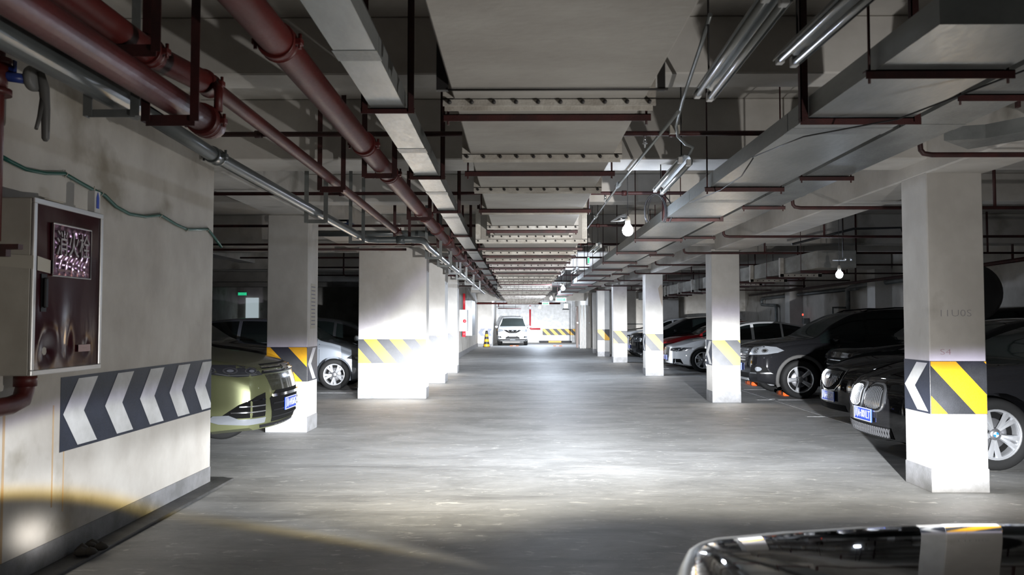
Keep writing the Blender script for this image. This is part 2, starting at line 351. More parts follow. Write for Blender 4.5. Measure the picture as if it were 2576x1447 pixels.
# chevron board painted on the left wall
def band_faces(mb, fn, w_, h_, kind, phase=0.0, period=.55, duty=.5, run=None, mirror=False):
    """kind 'diag': slanting bars falling to the right; 'chev': arrow bars pointing to -u. cur 0 background, 1 bars. fn(u,v)->xyz"""
    mb.cur = 0; mb.add([fn(0, 0), fn(w_, 0), fn(w_, h_), fn(0, h_)], [(0, 1, 2, 3)])
    mb.cur = 1; lift = .0016
    run = run or h_
    k = -6
    while k * period + phase < w_ + run + 1:
        u = k * period + phase; k += 1
        if kind == 'diag':
            polys = [[(u, h_), (u + run, 0), (u + run + duty * period, 0), (u + duty * period, h_)]]
        else:
            r2 = run * .5; mid = h_ / 2; d = duty * period; e = h_ * .04
            polys = [[(u, mid), (u + r2, e), (u + r2 + d, e), (u + d, mid)], [(u, mid), (u + d, mid), (u + d + r2, h_ - e), (u + r2, h_ - e)]]
        for p in polys:
            q = clip_poly(p, .004, w_ - .004, .004, h_ - .004)
            if q: mb.add([fn(a, b, lift) for a, b in q], [tuple(range(len(q)))])
def on_plane(o, ux, vz, nrm):
    o, ux, vz, nrm = map(Vector, (o, ux, vz, nrm))
    return lambda u, v, l=0.0: tuple(o + ux * u + vz * v + nrm * (l + .002))
B0, B1 = .66, 1.11
mb = MB(); band_faces(mb, on_plane((WX, 4.97, B0), (0, 1, 0), (0, 0, 1), (1, 0, 0)), WE - 4.97, B1 - B0, 'chev', phase=.03, period=.505, duty=.47, run=.34)
mb.build('painted_chevrons', [navy_m, wht_m], wl, fix=False)

def column(x0, x1, y0, y1, top, front=None, side=None, side_x='l', kind=None, label=None, flip=False):
    r = MB().box(x0, x1, y0, y1, 0, top, bev=.008).build('column', col_m); struct(r)
    if label: tag(r, label)
    e = .005; MB().box(x0 - e, x1 + e, y0 - e, y1 + e, 0, .20, bev=.004).build('baseboard', base_m, r)
    if front:
        mb = MB(); band_faces(mb, on_plane((x0, y0, B0), (1, 0, 0), (0, 0, 1), (0, -1, 0)), x1 - x0, B1 - B0, 'diag', **front); mb.build('painted_stripes', [blk_m, yel_m], r, fix=False)
    if side:
        mb = MB()
        if side_x == 'l': f = on_plane((x0, y0, B0), (0, 1, 0), (0, 0, 1), (-1, 0, 0))
        else: f = on_plane((x1, y0, B0), (0, 1, 0), (0, 0, 1), (1, 0, 0))
        # arrow bars point toward the camera end of the face in the picture's left
        w_ = y1 - y0
        if side_x == 'l': f0 = f; f = lambda u, v, l=0.0, f0=f0, w_=w_: f0(w_ - u, v, l)
        band_faces(mb, f, w_, B1 - B0, 'chev', **side); mb.build('painted_chevrons', [navy_m, wht_m], r, fix=False)
    return r
FD = dict(phase=-.02, period=.60, duty=.50, run=.36)
c1 = column(3.485, 3.963, 7.09, 7.56, 2.74, dict(phase=-.03, period=.48, duty=.51, run=.41), dict(phase=.01, period=1.2, duty=.16, run=.46), label='nearest right-hand white column with pencil scrawl above its yellow and black band')
column(3.42, 3.92, 14.8, 15.27, 2.74, dict(phase=-.03, period=.48, duty=.51, run=.41), dict(phase=.01, period=1.2, duty=.16, run=.46), label='second white column of the right row, beside the black off-road car')
column(3.32, 3.79, 22.0, 22.47, 2.74, dict(phase=0, period=.48, duty=.48, run=.41), dict(phase=.01, period=1.2, duty=.16, run=.46), label='third white column of the right row, with peeling plaster near its top')
column(3.25, 3.74, 29.0, 29.47, 2.74, dict(phase=.02, period=.48, duty=.48, run=.41), label='fourth white column of the right row')
column(3.17, 3.66, 34.0, 34.47, 2.74, dict(phase=-.1, period=.6, duty=.45, run=.41), label='fifth white column of the right row, furthest of the striped ones')
column(3.26, 3.50, 37.2, 37.6, 2.74, label='narrow plain white column behind the striped right row')
column(-3.32, -2.785, 10.8, 11.33, 2.85, dict(phase=.283, period=.474, duty=.5, run=.43), dict(phase=.02, period=1.2, duty=.14, run=.50), side_x='r', label='square white column at left, behind the green-gold car')
column(-3.04, -1.765, 15.5, 15.95, 2.84, dict(phase=.097, period=.485, duty=.5, run=.40), label='wide white pier at left, nearest of three, with five slanting stripes')
column(-3.04, -1.765, 19.35, 20.1, 2.84, dict(phase=.097, period=.485, duty=.5, run=.40), label='second wide white pier at left')
column(-3.04, -1.77, 23.2, 23.8, 2.84, dict(phase=.097, period=.485, duty=.5, run=.40), label='third wide white pier at left')
pl = MB()
pl.tube([(3.70, 22.0 - .004, 2.1), (3.77, 22.0 - .004, 2.1)], .001, 4)
mb = MB(); mb.poly([(3.66, 21.990, 2.32), (3.70, 21.990, 2.08), (3.77, 21.990, 1.82), (3.785, 21.990, 2.30), (3.73, 21.990, 2.42)], (0, .004, 0)); mb.build('peeled_patch', mat('bare_plaster', (.42, .36, .28), .8), bpy.data.objects['column.002'])
pencil = mat('pencil_mark', (.30, .29, .31), .8)
text_obj('11U0S', .085, lambda u, v, t: (3.715 + u, 7.087 + t * .2, 1.515 + v), pencil, 'pencil_scrawl', c1, .002, .26, off=-.0016)
text_obj('S4', .07, lambda u, v, t: (3.62 + u, 7.087 + t * .2, 1.185 + v), mat('red_pencil_mark', (.40, .25, .25), .8), 'red_scrawl', c1, .002, .09, off=-.0014)
# posted notice on the aisle side of the left column
mb = MB(); mb.box(-2.785, -2.782, 10.95, 11.2, 1.35, 1.95); nt_ = mb.build('notice_sheet', tape_m, bpy.data.objects['column.006'])
mb = MB()
for k in range(11): mb.box(-2.781, -2.780, 10.97 + .01 * (k % 2), 11.17, 1.40 + .05 * k, 1.412 + .05 * k)
mb.build('notice_print', mat('notice_ink', (.2, .2, .26), .8), nt_)

# far left wall, end block, end wall, right-hand walls
struct(bx(-2.9, -2.42, 27.5, 47, 0, ZC).build('wall_far_left', wall_m))
struct(bx(-2.42, -2.412, 27.5, 47, 0, .2).build('baseboard_far_left', base_m))
we = struct(bx(-2.75, -1.63, 47, 56, 0, ZC).build('wall_end_left', col_m))
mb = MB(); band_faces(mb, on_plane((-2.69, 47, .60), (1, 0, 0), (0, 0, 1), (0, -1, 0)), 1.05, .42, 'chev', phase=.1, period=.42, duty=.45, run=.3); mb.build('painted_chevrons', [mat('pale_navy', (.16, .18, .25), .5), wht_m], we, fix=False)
bx(-2.76, -1.625, 46.995, 47, 0, .18).build('baseboard', base_m, we)
wb = struct(bx(-1.8, 4.2, 56, 56.3, 0, ZC).build('wall_back', wht_m))
mb = MB(); band_faces(mb, on_plane((1.50, 56, .50), (1, 0, 0), (0, 0, 1), (0, -1, 0)), 2.3, .42, 'diag', phase=-.1, period=.52, duty=.5, run=.42); mb.build('painted_stripes', [blk_m, yel_m], wb, fix=False)
mb = MB(); band_faces(mb, on_plane((-1.6, 56, .50), (1, 0, 0), (0, 0, 1), (0, -1, 0)), .9, .42, 'diag', phase=-.1, period=.52, duty=.5, run=.42); mb.build('painted_stripes', [blk_m, yel_m], wb, fix=False)
struct(bx(3.7, 4.2, 45.2, 56, 0, ZC).build('wall_end_right', wall_m))
wr_end = struct(bx(4.02, 10.1, 36.5, 36.8, 0, ZC).build('wall_bay_end', wall_m))
struct(bx(3.95, 4.1, 36.5, 45.2, 0, ZC).build('wall_bay_side', wall_m))
mb = MB()
for k in range(12): mb.cur = k % 2; mb.box(4.5 + k * .4, 4.9 + k * .4, 36.46, 36.5, .93, 1.0)
mb.build('striped_bumper_strip', [yel_m, blk_m], wr_end)
MB().tube([(4.4, 36.45, 1.32), (9.8, 36.45, 1.32)], .018, 8).build('wall_pipe', gpipe_m, wr_end)
bx(5.9, 6.9, 36.1, 36.5, 0, ZC).build('wall_pier', col_m, wr_end)
wr = struct(bx(9.9, 10.15, -6, 36.5, 0, ZC).build('wall_right', wall_m))
for y in (14.9, 22.1, 29.1): bx(9.45, 9.9, y, y + .5, 0, ZC).build('wall_pier', col_m, wr)
MB().box(9.88, 9.9, -6, 36.4, .95, 1.02).build('rail', base_m, wr)
struct(bx(-14, -13.7, -6, 57, 0, ZC).build('wall_far_side', wall_m))
struct(bx(-13.7, -2.9, 40, 40.3, 0, ZC).build('wall_left_end', wall_m))
struct(bx(-14, 10.2, -6.2, -6, 0, ZC).build('wall_behind', wall_m))
for x, y in ((-8.6, 11), (-8.6, 18.6), (-10.6, 26.2)):
    struct(MB().box(x, x + .5, y, y + .5, 0, 3.0, bev=.008).build('column', col_m))
# doorway panel far off at the left; its glow stands for the lit room beyond
d = struct(MB().box(-13.32, -12.70, 39.94, 40, 0, 2.58, bev=.01).build('door_1', mat('lit_doorway', (.6, .66, .66), .5, emit=(.75, .9, .95), strength=.42)))
MB().tube([(-12.8, 39.92, 1.0), (-12.8, 39.92, 1.15)], .015, 8).build('door_handle', chrome_m, d)

# bay lines painted on the floor
ln = MB()
for y in (10.2, 12.7, 15.35, 17.65, 23.0, 25.4, 28, 30.2):
    ln.box(4.35, 9.3, y - .05, y + .05, 0, .003)
for y in (16.75, 20.6): ln.box(-8.5, -3.2, y - .05, y + .05, 0, .003)
ln.box(4.62, 4.72, 10.2, 15.3, 0, .0035); ln.box(4.62, 4.72, 15.45, 22, 0, .0035)
lo = ln.build('painted_bay_lines', line_m, fl)
# ------------------------------------------------------------------ the wide air duct over the aisle
duct = thing('air_duct', 'wide grey-white air duct with bolted flanges running over the middle of the aisle', 'air duct', (.13, 3, 2.45))
XC = .13
def duct_run(y0, y1, hw, z0, z1, yf, fw, nb, t=duct):
    MB().box(XC - hw, XC + hw, y0, y1, z0, z1, bev=.006).build('duct_section', duct_m, t)
    for y in yf: flange(XC, y, hw, fw, z0, z1, nb, t)
BOLT = {}
def flange(xc, y, hw, fw, z0, z1, nb, t, m=None):
    e = fw - hw; mb = MB()
    mb.box(xc - fw, xc + fw, y - .045, y + .045, z0 - .004, z0 + .002); mb.box(xc - fw, xc + fw, y - .045, y - .040, z0 - e * .7, z0, )
    mb.box(xc - fw, xc + fw, y + .040, y + .045, z0 - e * .7, z0)
    mb.box(xc - fw, xc - hw, y - .045, y - .040, z0, z1); mb.box(xc + hw, xc + fw, y - .045, y - .040, z0, z1)
    mb.box(xc - fw, xc - hw, y + .040, y + .045, z0, z1); mb.box(xc + hw, xc + fw, y + .040, y + .045, z0, z1)
    f = mb.build('flange', m or flange_m, t)
    for k in range(nb):
        bxx = xc - fw + .03 + (2 * fw - .06) * k / (nb - 1)
        key = 'b'
        if key not in BOLT:
            b = MB().lathe([(-.014, 0), (-.014, .009), (.0, .010), (.001, 0)], 8, 'y'); BOLT[key] = b.build('bolt', bolt_m, None, world=False); b0 = BOLT[key]
        else:
            b0 = BOLT[key].copy(); col.objects.link(b0)
        b0.parent = f; b0.location = wm(f).inverted() @ Vector((bxx, y - .045, z0 - e * .35))
    return f
duct_run(-3.0, 9.75, .43, 2.45, 2.76, [3.72 + 1.235 * i for i in range(0, 5)] + [9.62], .478, 10)
duct_run(9.75, 24.2, .60, 2.42, 2.78, [9.80] + [11.5 + 1.3 * i for i in range(10)], .66, 12)
duct_run(24.2, 43.5, .74, 2.40, 2.78, [24.25] + [25.5 + 1.35 * i for i in range(14)], .80, 12)
# offset pieces, hangers and trays
def bar_hanger(name, label, cat, x0, x1, y, z, top, group, m=None, th=.035, rod=.006, ext=0.0, angle=False):
    top = ctop(y)
    t = thing(name, label, cat, ((x0 + x1) / 2, y, z), 0, group)
    m = m or iron_m
    mb = MB(); mb.box(x0, x1, y - th / 2, y + th / 2, z - .005, z); mb.box(x0, x1, y - th / 2, y - th / 2 + .004, z - th, z); mb.build('crossbar', m, t)
    for x in (x0 + .02, x1 - .02):
        if angle: MB().box(x - .018, x + .018, y - .018, y - .013, z - .02, top).box(x - .018, x - .013, y - .018, y + .018, z - .02, top).build('upright', m, t)
        else: MB().tube([(x, y, z - .05), (x, y, top)], rod, 6).build('rod', m, t)
    return t
ys = [3.97, 5.49, 7.35, 9.05, 10.9, 12.2, 13.5, 15.0, 16.6, 18.1, 19.8, 21.6, 23.4, 25.2, 27.2, 29.4, 31.8, 34.6, 37.1, 40.3]
for i, y in enumerate(ys):
    hw = .47 if y < 9.7 else (.66 if y < 24.2 else .80)
    z = 2.45 if y < 9.7 else (2.42 if y < 24.2 else 2.40)
    bar_hanger('duct_hanger', f'dark red bar slung under the wide middle duct, {ORD[i]} from the camera', 'hanger', XC - hw - .03, XC + hw + .03, y, z, ZC, 'bars slung under the middle duct')
# thin threaded rod lying beside the first flange
th = thing('threaded_rod', 'thin black rod with a stub bracket just before the first flange of the middle duct', 'rod', (XC, 3.52, 2.47))
MB().tube([(XC - .44, 3.50, 2.440), (XC + .50, 3.50, 2.440)], .005, 6).build('rod', bolt_m, th)
MB().box(XC - .49, XC - .44, 3.50, 3.53, 2.44, ZC).build('bracket', bolt_m, th); MB().box(XC + .46, XC + .49, 3.50, 3.53, 2.44, ZC).build('bracket', bolt_m, th)

# left narrow silver tray
def tray(name, label, x0, x1, z0, z1, y0, y1, joints, m=None, skew=0.0, seam=True):
    t = thing(name, label, 'cable tray', ((x0 + x1) / 2, y0, z0)); m = m or galv_m
    e = [y0] + joints + [y1]
    for a, b in zip(e[:-1], e[1:]):
        sa, sb = skew * (min(a, 12) - e[0]), skew * (min(b, 12) - e[0])
        mb = MB(); g = .004
        vs = [(x0 + sa, a + g, z0), (x1 + sa, a + g, z0), (x1 + sb, b - g, z0), (x0 + sb, b - g, z0), (x0 + sa, a + g, z1), (x1 + sa, a + g, z1), (x1 + sb, b - g, z1), (x0 + sb, b - g, z1)]
        mb.add(vs, [(3, 2, 1, 0), (4, 5, 6, 7), (0, 1, 5, 4), (1, 2, 6, 5), (2, 3, 7, 6), (3, 0, 4, 7)])
        p = mb.build('tray_section', m, t)
        if seam and b != y1: MB().box(x0 + sb - .006, x1 + sb + .006, b - .09, b + .05, z0 - .002, z0 - .0005).build('joint_plate', galvd_m, p)
    return t
tray('cable_tray', 'narrow silver cable tray left of the wide middle duct', -.735, -.555, 2.60, 2.70, -2, 41, [1.0, 3.55, 5.55, 7.4, 9.2, 11.2, 14, 17, 20, 23, 26, 29, 32, 35, 38], skew=-.011)
for i, y in enumerate([4.42, 6.5, 8.55, 11.0, 13.2, 15.6, 18.0, 20.5, 23, 26, 29.5, 33, 37]):
    s = -.011 * (min(y, 12) + 2)
    bar_hanger('tray_hanger', f'dark red U-shaped hanger under the narrow left tray, {ORD[i]} from the camera', 'hanger', -.79 + s, -.50 + s, y, 2.598, ZC, 'hangers of the narrow left tray', th=.03, angle=True)
# right trays
tray('cable_tray', 'broad silver cable tray with a dark side, nearest right of the lamps', 1.415, 1.925, 2.45, 2.55, 2.76, 34, [4.35, 6.9, 8.35, 10.3, 12.3, 14.3, 17, 20, 23, 26, 29, 32])
tb = thing('tray_riser', 'dull steel box where the broad right tray turns up to the ceiling', 'cable tray', (1.67, 2.6, 2.45))
MB().box(1.415, 1.925, 2.3, 2.755, 2.56, ZC, bev=.004).build('riser_box', galvd_m, tb); MB().box(1.40, 1.94, 2.74, 2.756, 2.56, 2.60).build('collar', galv_m, tb)
for i, y in enumerate([3.28, 4.05, 6.15, 8.0, 10.0, 11.9, 13.9, 15.9, 18, 20.1, 22.5, 25, 28, 31]):
    bar_hanger('tray_hanger', f'dark red bar with rods carrying the broad right tray, {ORD[i]} from the camera', 'hanger', 1.375, 1.965, y, 2.448, ZC, 'hangers of the broad right tray', th=.035, angle=(i in (1, 3)))
tray('cable_tray', 'second silver cable tray, outer right one beside the column beam', 2.26, 2.60, 2.60, 2.72, 1.5, 34, [4.9, 7.6, 9.6, 11.6, 14, 17, 20, 23, 26, 29], m=galvd_m)
for i, y in enumerate([2.5, 4.18, 6.55, 8.25, 11.2, 14.2, 17.1, 20, 23.4, 27]):
    bar_hanger('tray_hanger', f'dark red bar carrying the outer right tray, {ORD[i]} from the camera', 'hanger', 2.215, 2.645, y, 2.598, ZC, 'hangers of the outer right tray', th=.035)
# exposed bend of the outer tray near the first column
eb = thing('tray_elbow', 'bent sheet-steel tray piece hanging near the nearest right column', 'cable tray', (3.0, 5.2, 2.5))
mb = MB()
P = [(2.75, 5.35), (3.05, 5.62), (3.28, 5.30), (3.60, 5.30), (3.60, 5.05), (3.15, 5.02), (2.98, 5.28)]
mb.poly([(x, y, 2.62) for x, y in P], (0, 0, .09)); mb.build('tray_section', galvd_m, eb)
MB().box(3.22, 3.25, 5.0, 5.03, 2.55, ZC).box(3.22, 3.60, 5.0, 5.03, 2.55, 2.585).box(3.02, 3.04, 5.0, 5.03, 2.75, ZC).build('support', iron_m, eb)

# right-hand bolted duct in the parking bays
d2 = thing('air_duct', 'stained concrete-grey air duct with white bolted flanges above the right parking bays', 'air duct', (5.25, 14, 2.33))
MB().box(4.92, 5.56, 13.7, 34.5, 2.33, 2.62, bev=.006).build('duct_section', worn('stained_duct', (.36, .35, .32), (.20, .19, .17), (1.5, 1.5, 3), .85, bump=.3, fine=12), d2)
for y in (15.5, 17.5, 19.3, 21.4, 23.5, 25.5, 27.8, 30.2, 32.4):
    xc, hw, fw, z0, z1 = 5.24, .32, .385, 2.33, 2.63
    mb = MB(); mb.box(xc - fw, xc + fw, y - .04, y - .034, z0 - .055, z0); mb.box(xc - fw, xc - hw, y - .04, y - .034, z0 - .055, z1); mb.box(xc + hw, xc + fw, y - .04, y - .034, z0 - .055, z1)
    mb.box(xc - fw - .004, xc - fw, y - .04, y + .04, z0 - .055, z1); mb.box(xc - fw, xc + fw, y - .04, y + .04, z0 - .058, z0 - .054)
    f = mb.build('flange', flange_m, d2)
    for k in range(7):
        b0 = BOLT['b'].copy(); col.objects.link(b0); b0.parent = f; b0.location = wm(f).inverted() @ Vector((xc - fw + .03 + (2 * fw - .06) * k / 6, y - .04, z0 - .028)); b0.scale = (1.1, 1, 1.1)
for i, y in enumerate((14.4, 16.4, 18.4, 20.4, 22.6, 25, 27.2, 29.6, 31.6)):
    bar_hanger('duct_hanger', f'dark bar under the grey duct of the right bays, {ORD[i]} from the camera', 'hanger', 4.86, 5.64, y, 2.33, ZC, 'bars under the right-hand grey duct', th=.05)

# ------------------------------------------------------------------ pipes at the left
def coupling(name, p, r, w_, ax='y', m=None, parent=None):
    mb = MB(); a = Vector(p); d = Vector({'y': (0, 1, 0), 'x': (1, 0, 0), 'z': (0, 0, 1)}[ax])
    q = [a - d * w_ / 2, a - d * w_ * .32, a - d * w_ * .30, a + d * w_ * .30, a + d * w_ * .32, a + d * w_ / 2]
    mb.tube(q, [r * 1.16, r * 1.20, r * 1.13, r * 1.13, r * 1.20, r * 1.16], 24)
    if ax == 'y':
        for s in (-1, 1):
            mb.box(a.x + s * r * 1.15 - .012, a.x + s * (r * 1.15 + .028) , a.y - .02, a.y + .02, a.z - .014, a.z + .014, bev=.004); mb.tube([(a.x + s * (r * 1.15 + .016), a.y, a.z - .03), (a.x + s * (r * 1.15 + .016), a.y, a.z + .035)], .008, 8)
    return mb.build(name, m or redpipe_m, parent)
p1 = thing('sprinkler_main', 'thickest red pipe, running down the aisle between the left tray and other pipes', 'pipe', (-1.06, 3, 2.65))
MB().tube([(-1.02, -3, 2.65), (-1.04, 3.6, 2.65), (-1.07, 6, 2.65), (-1.12, 13, 2.65), (-1.12, 42, 2.65)], .070, 24).build('pipe', redpipe_m, p1)
for y in (3.50, 5.55, 6.65, 9.3, 10.7, 12.2, 14.2, 17.0, 20, 23, 26, 29): coupling('coupling', (-1.04 - .008 * min(y - 3, 9), y, 2.65), .070, .075, 'y', redpipe_m, p1)
p2 = thing('sprinkler_branch_pipe', 'mid-size red pipe that narrows at a reducer, second from the thickest', 'pipe', (-1.6, 3, 2.65))
MB().tube([(-1.66, -3, 2.65), (-1.66, 3.7, 2.65), (-1.585, 4.10, 2.65), (-1.58, 4.22, 2.65), (-1.60, 6.9, 2.65), (-1.66, 11.3, 2.65)], [.057, .057, .057, .040, .040, .040], 20).build('pipe', redpipe_m, p2)
coupling('coupling', (-1.655, 3.62, 2.65), .057, .06, 'y', redpipe_m, p2); coupling('reducer', (-1.585, 4.12, 2.65), .052, .12, 'y', redpipe_m, p2); coupling('coupling', (-1.65, 10.9, 2.65), .040, .08, 'y', redpipe_m, p2)
p3 = thing('capped_red_pipe', 'red pipe ending in a bolted cap above the corner of the left wall', 'pipe', (-1.56, 3, 2.45))
MB().tube([(-1.56, -3, 2.44), (-1.56, 4.0, 2.44)], .062, 22).build('pipe', redpipe_m, p3)
MB().tube([(-1.56, 3.98, 2.44), (-1.56, 4.10, 2.44), (-1.56, 4.16, 2.44), (-1.56, 4.18, 2.44)], [.078, .078, .062, .03], 22).build('end_cap', redpipe_m, p3)
coupling('coupling', (-1.56, 4.04, 2.44), .068, .05, 'y', redpipe_m, p3)
MB().tube([(-1.50, 4.05, 2.49), (-1.50, 4.05, 2.60), (-1.54, 4.10, 2.65)], .022, 10).build('riser', redpipe_m, p3)
g1 = thing('drain_pipe', 'grey drain pipe along the left wall that jogs sideways in front of the wide pier', 'pipe', (-1.85, 3, 2.45))
MB().tube([(-1.78, -3, 2.46), (-1.81, 3.85, 2.46)], .062, 20).build('wrapped_pipe', gpipe_m, g1)
MB().tube([(-1.81, 3.80, 2.46), (-1.85, 4.9, 2.45), (-1.88, 7.9, 2.45), (-1.895, 9.85, 2.45), (-1.87, 10.05, 2.45), (-1.75, 10.12, 2.45), (-1.36, 10.12, 2.45), (-1.24, 10.18, 2.45), (-1.21, 10.35, 2.45), (-1.21, 10.7, 2.42), (-1.24, 28, 2.40)], .042, 18).build('pipe', gpipe_m, g1)
coupling('coupling', (-1.85, 4.95, 2.45), .043, .12, 'y', gpipe_m, g1)
MB().tube([(-1.52, 10.12, 2.45), (-1.42, 10.12, 2.45)], .052, 16).build('coupling', gpipe_m, g1)
p4 = thing('cross_pipe', 'pale horizontal pipe crossing behind the red pipes, with a lever valve', 'pipe', (-1.6, 9.9, 2.64))
MB().tube([(-3.2, 12.2, 2.83 - .08), (-1.2, 12.2, 2.75)], .045, 16).build('pipe', gpipe_m, p4)
MB().tube([(-2.55, 12.2, 2.75), (-2.55, 12.2, 2.95)], .03, 10).box(-2.62, -2.48, 12.12, 12.28, 2.86, 2.90).build('valve_body', mat('blue_valve', (.03, .05, .12), .4), p4)
MB().box(-2.95, -2.5, 12.18, 12.21, 2.93, 2.955).build('lever', matte_m, p4)
# U hangers
def uhang(label, x0, x1, y, z, m, group, th=.04):
    t = thing('pipe_hanger', label, 'hanger', ((x0 + x1) / 2, y, z), 0, group)
    mb = MB(); mb.box(x0, x1, y - .02, y + .02, z - .006, z); mb.box(x0, x1, y - .024, y - .019, z - th, z); mb.build('crossbar', m, t)
    for x in (x0, x1): MB().box(x - .02, x + .02, y - .0295, y - .0245, z - .03, ctop(y)).box(x - .02, x - .015, y - .02, y + .02, z - .03, ctop(y)).build('upright', m, t)
for i, y in enumerate((0.5, 6.26, 8.9, 12.3, 15.2, 18.3, 21.5, 25, 29, 33)):
    s = -.008 * min(y - 3, 9)
    uhang(f'dark red U-shaped hanger of the thickest red pipe, {ORD[i]} from the camera', -1.16 + s, -.93 + s, y, 2.575, iron_m, 'hangers of the thickest red pipe')
for i, y in enumerate((3.37, 6.97, 11.15)):
    uhang(f'dark red U-shaped hanger of the mid-size red pipe, {ORD[i]} from the camera', -1.80 if i == 0 else -1.70, -1.50, y, 2.59, iron_m, 'hangers of the mid-size red pipe', .05)
for i, y in enumerate((1.5, 3.68)):
    uhang(f'dark red bracket under the capped red pipe, {ORD[i]} from the camera', -1.68, -1.46, y, 2.375, iron_m, 'brackets of the capped red pipe', .05)
for i, (y, x0, x1) in enumerate(((3.64, -1.92, -1.71), (7.62, -1.98, -1.80), (9.65, -1.99, -1.84), (11.6, -1.32, -1.12), (13.3, -1.32, -1.12), (15.4, -1.32, -1.12), (17.3, -1.33, -1.13), (20, -1.33, -1.13), (23, -1.33, -1.13))):
    uhang(f'grey channel bracket of the drain pipe, {ORD[i]} from the camera', x0, x1, y, 2.39 if i < 3 else 2.355, galvd_m, 'brackets of the grey drain pipe', .035)

# sprinkler branches crossing the aisle
for i, y in enumerate((5.93, 8.72, 11.7, 14.55, 17.6, 20.8, 24.4, 28.2, 32)):
    t = thing('sprinkler_line', f'thin dark red sprinkler pipe crossing the aisle overhead, {ORD[i]} from the camera', 'pipe', (0, y, 2.80), 0, 'red sprinkler pipes crossing the aisle')
    MB().tube([(-2.17 if y < 7 else (-6.0 if y < 27 else -2.38), y, 2.805), (2.80, y, 2.805), (2.86, y, 2.79), (2.875, y, 2.75), (2.88, y, 2.68), (2.90, y, 2.655), (2.96, y, 2.645), (9.7, y, 2.645)], .019, 10).build('pipe', iron_m, t)
    for x in (-1.9, 1.1, 2.1): MB().tube([(x - .025, y, 2.805), (x + .025, y, 2.805)], .028, 10).build('fitting', iron_m, t)
    for x in (5.0 if y < 10 else 4.3, 6.4 if y < 10 else 5.9, 8.2): MB().tube([(x, y, 2.645), (x, y, ZC)], .017, 8).build('riser', iron_m, t)
    for x in (.9,): MB().tube([(x, y, 2.80), (x, y, 2.74)], .012, 8).lathe([(2.735, 0), (2.735, .02), (2.73, .02), (2.725, .006), (2.70, .004), (2.70, 0)], 10, 'z', (x, y, 0)).build('sprinkler_head', chrome_m, t)
for i, (x, y) in enumerate(((-5.0, 13.0), (-4.4, 20.5))):
    t = thing('branch_pipe', ['dark red bent pipe behind the first left column', 'dark red bent pipe in the bay of the silver hatchback'][i], 'pipe', (x, y, 2.5))
    MB().tube([(x, y, ZC), (x, y, 2.62), (x + .04, y, 2.58), (x + 3.2, y, 2.58)], .02, 10).build('pipe', iron_m, t)
# far red header pipes by the end wall
t = thing('red_header_pipe', 'red pipe along the top of the far end bay', 'pipe', (0, 46, 2.3)); MB().tube([(-2.4, 45.5, 2.42), (2.2, 45.5, 2.42)], .05, 12).tube([(-1.2, 45.5, 2.4), (-1.2, 45.5, 2.25)], .03, 8).build('pipe', redpipe_m, t)
t = thing('red_standpipe', 'bright red pipe running down the back wall beside the white car', 'pipe', (.66, 55.9, 0)); MB().tube([(.66, 55.93, 2.5), (.66, 55.93, .98), (.72, 55.93, .92), (1.35, 55.93, .92)], .06, 12).build('pipe', fire_m, t); MB().lathe([(-.06, 0), (-.06, .11), (.0, .11), (.01, 0)], 16, 'y', (.66, 55.78, 2.35)).build('gauge', pltxt_m, t)
t = thing('cross_bar_light', 'dark tube hanging under the lintel above the white car', 'pipe', (-.4, 50, 2.0)); MB().tube([(-1.35, 49.8, 2.22), (.05, 49.8, 2.20)], .03, 8).build('tube', iron_m, t)
for x in (-1.0, -.3): MB().tube([(x, 49.8, 2.22), (x, 49.8, ZC)], .008, 6).build('rod', bolt_m, t)
# right wall pipework
t = thing('wall_drain_pipe', 'dark drain pipe dropping down the right wall behind the black off-road car', 'pipe', (9.7, 27, 1.5)); MB().tube([(9.75, 20, 2.52), (9.75, 24.4, 2.45), (9.75, 24.7, 2.40), (9.75, 24.7, 2.3), (9.75, 24.7, .9)], .07, 12).build('pipe', galvd_m, t); MB().tube([(9.7, 24.7, 1.85), (9.3, 24.7, 1.85), (9.3, 24.7, 1.5)], .03, 8).build('side_branch', galvd_m, t)
t = thing('wall_drain_pipe', 'lighter drain pipe with an elbow near the far right corner', 'pipe', (9.7, 32, 1.5)); MB().tube([(9.75, 24, 2.40), (9.75, 33.3, 2.36), (9.75, 33.5, 2.25), (9.75, 33.4, 2.1), (9.75, 31.8, 2.05), (9.75, 31.6, 1.98), (9.75, 31.6, 1.0)], .06, 12).build('pipe', galvd_m, t)
t = thing('wall_box', 'small pale box on the right wall behind the black off-road car', 'box', (9.6, 25, 1.2)); MB().box(9.55, 9.88, 23.6, 24.2, 1.02, 1.40, bev=.01).build('box_body', cream_m, t); MB().box(9.543, 9.55, 23.65, 24.15, 1.06, 1.36).build('lid', wht_m, t)
t = thing('alarm_beacon', 'small box with a red warning light on the right wall', 'light', (9.7, 30, 1.5)); MB().box(9.7, 9.88, 28.4, 28.6, 1.35, 1.55, bev=.01).build('box_body', galvd_m, t); MB().lathe([(1.62, 0), (1.66, .03), (1.70, .02), (1.71, 0)], 12, 'z', (9.7, 28.5, 0)).build('red_light', mat('red_led', (1, .1, .05), .3, emit=(1, .08, .05), strength=2), t)
t = thing('conduit_run', 'thin dark pipes strung along the right-hand bays beside the hanging bulb', 'pipe', (8, 18, 2.5))
MB().tube([(8.6, 10, 2.56), (9.2, 20, 2.52), (9.4, 34, 2.50)], .04, 8).build('pipe', iron_m, t)
MB().tube([(4.6, 14.0, 2.75), (5.6, 13.9, 3.0), (6.4, 13.9, 3.02), (6.5, 13.9, 2.7)], .02, 8).build('flex_conduit', cable_m, t)
for y in (12, 15, 18.5, 22, 26): MB().tube([(8.9, y, 2.5), (8.9, y, ZC)], .025, 6).build('rod', iron_m, t)
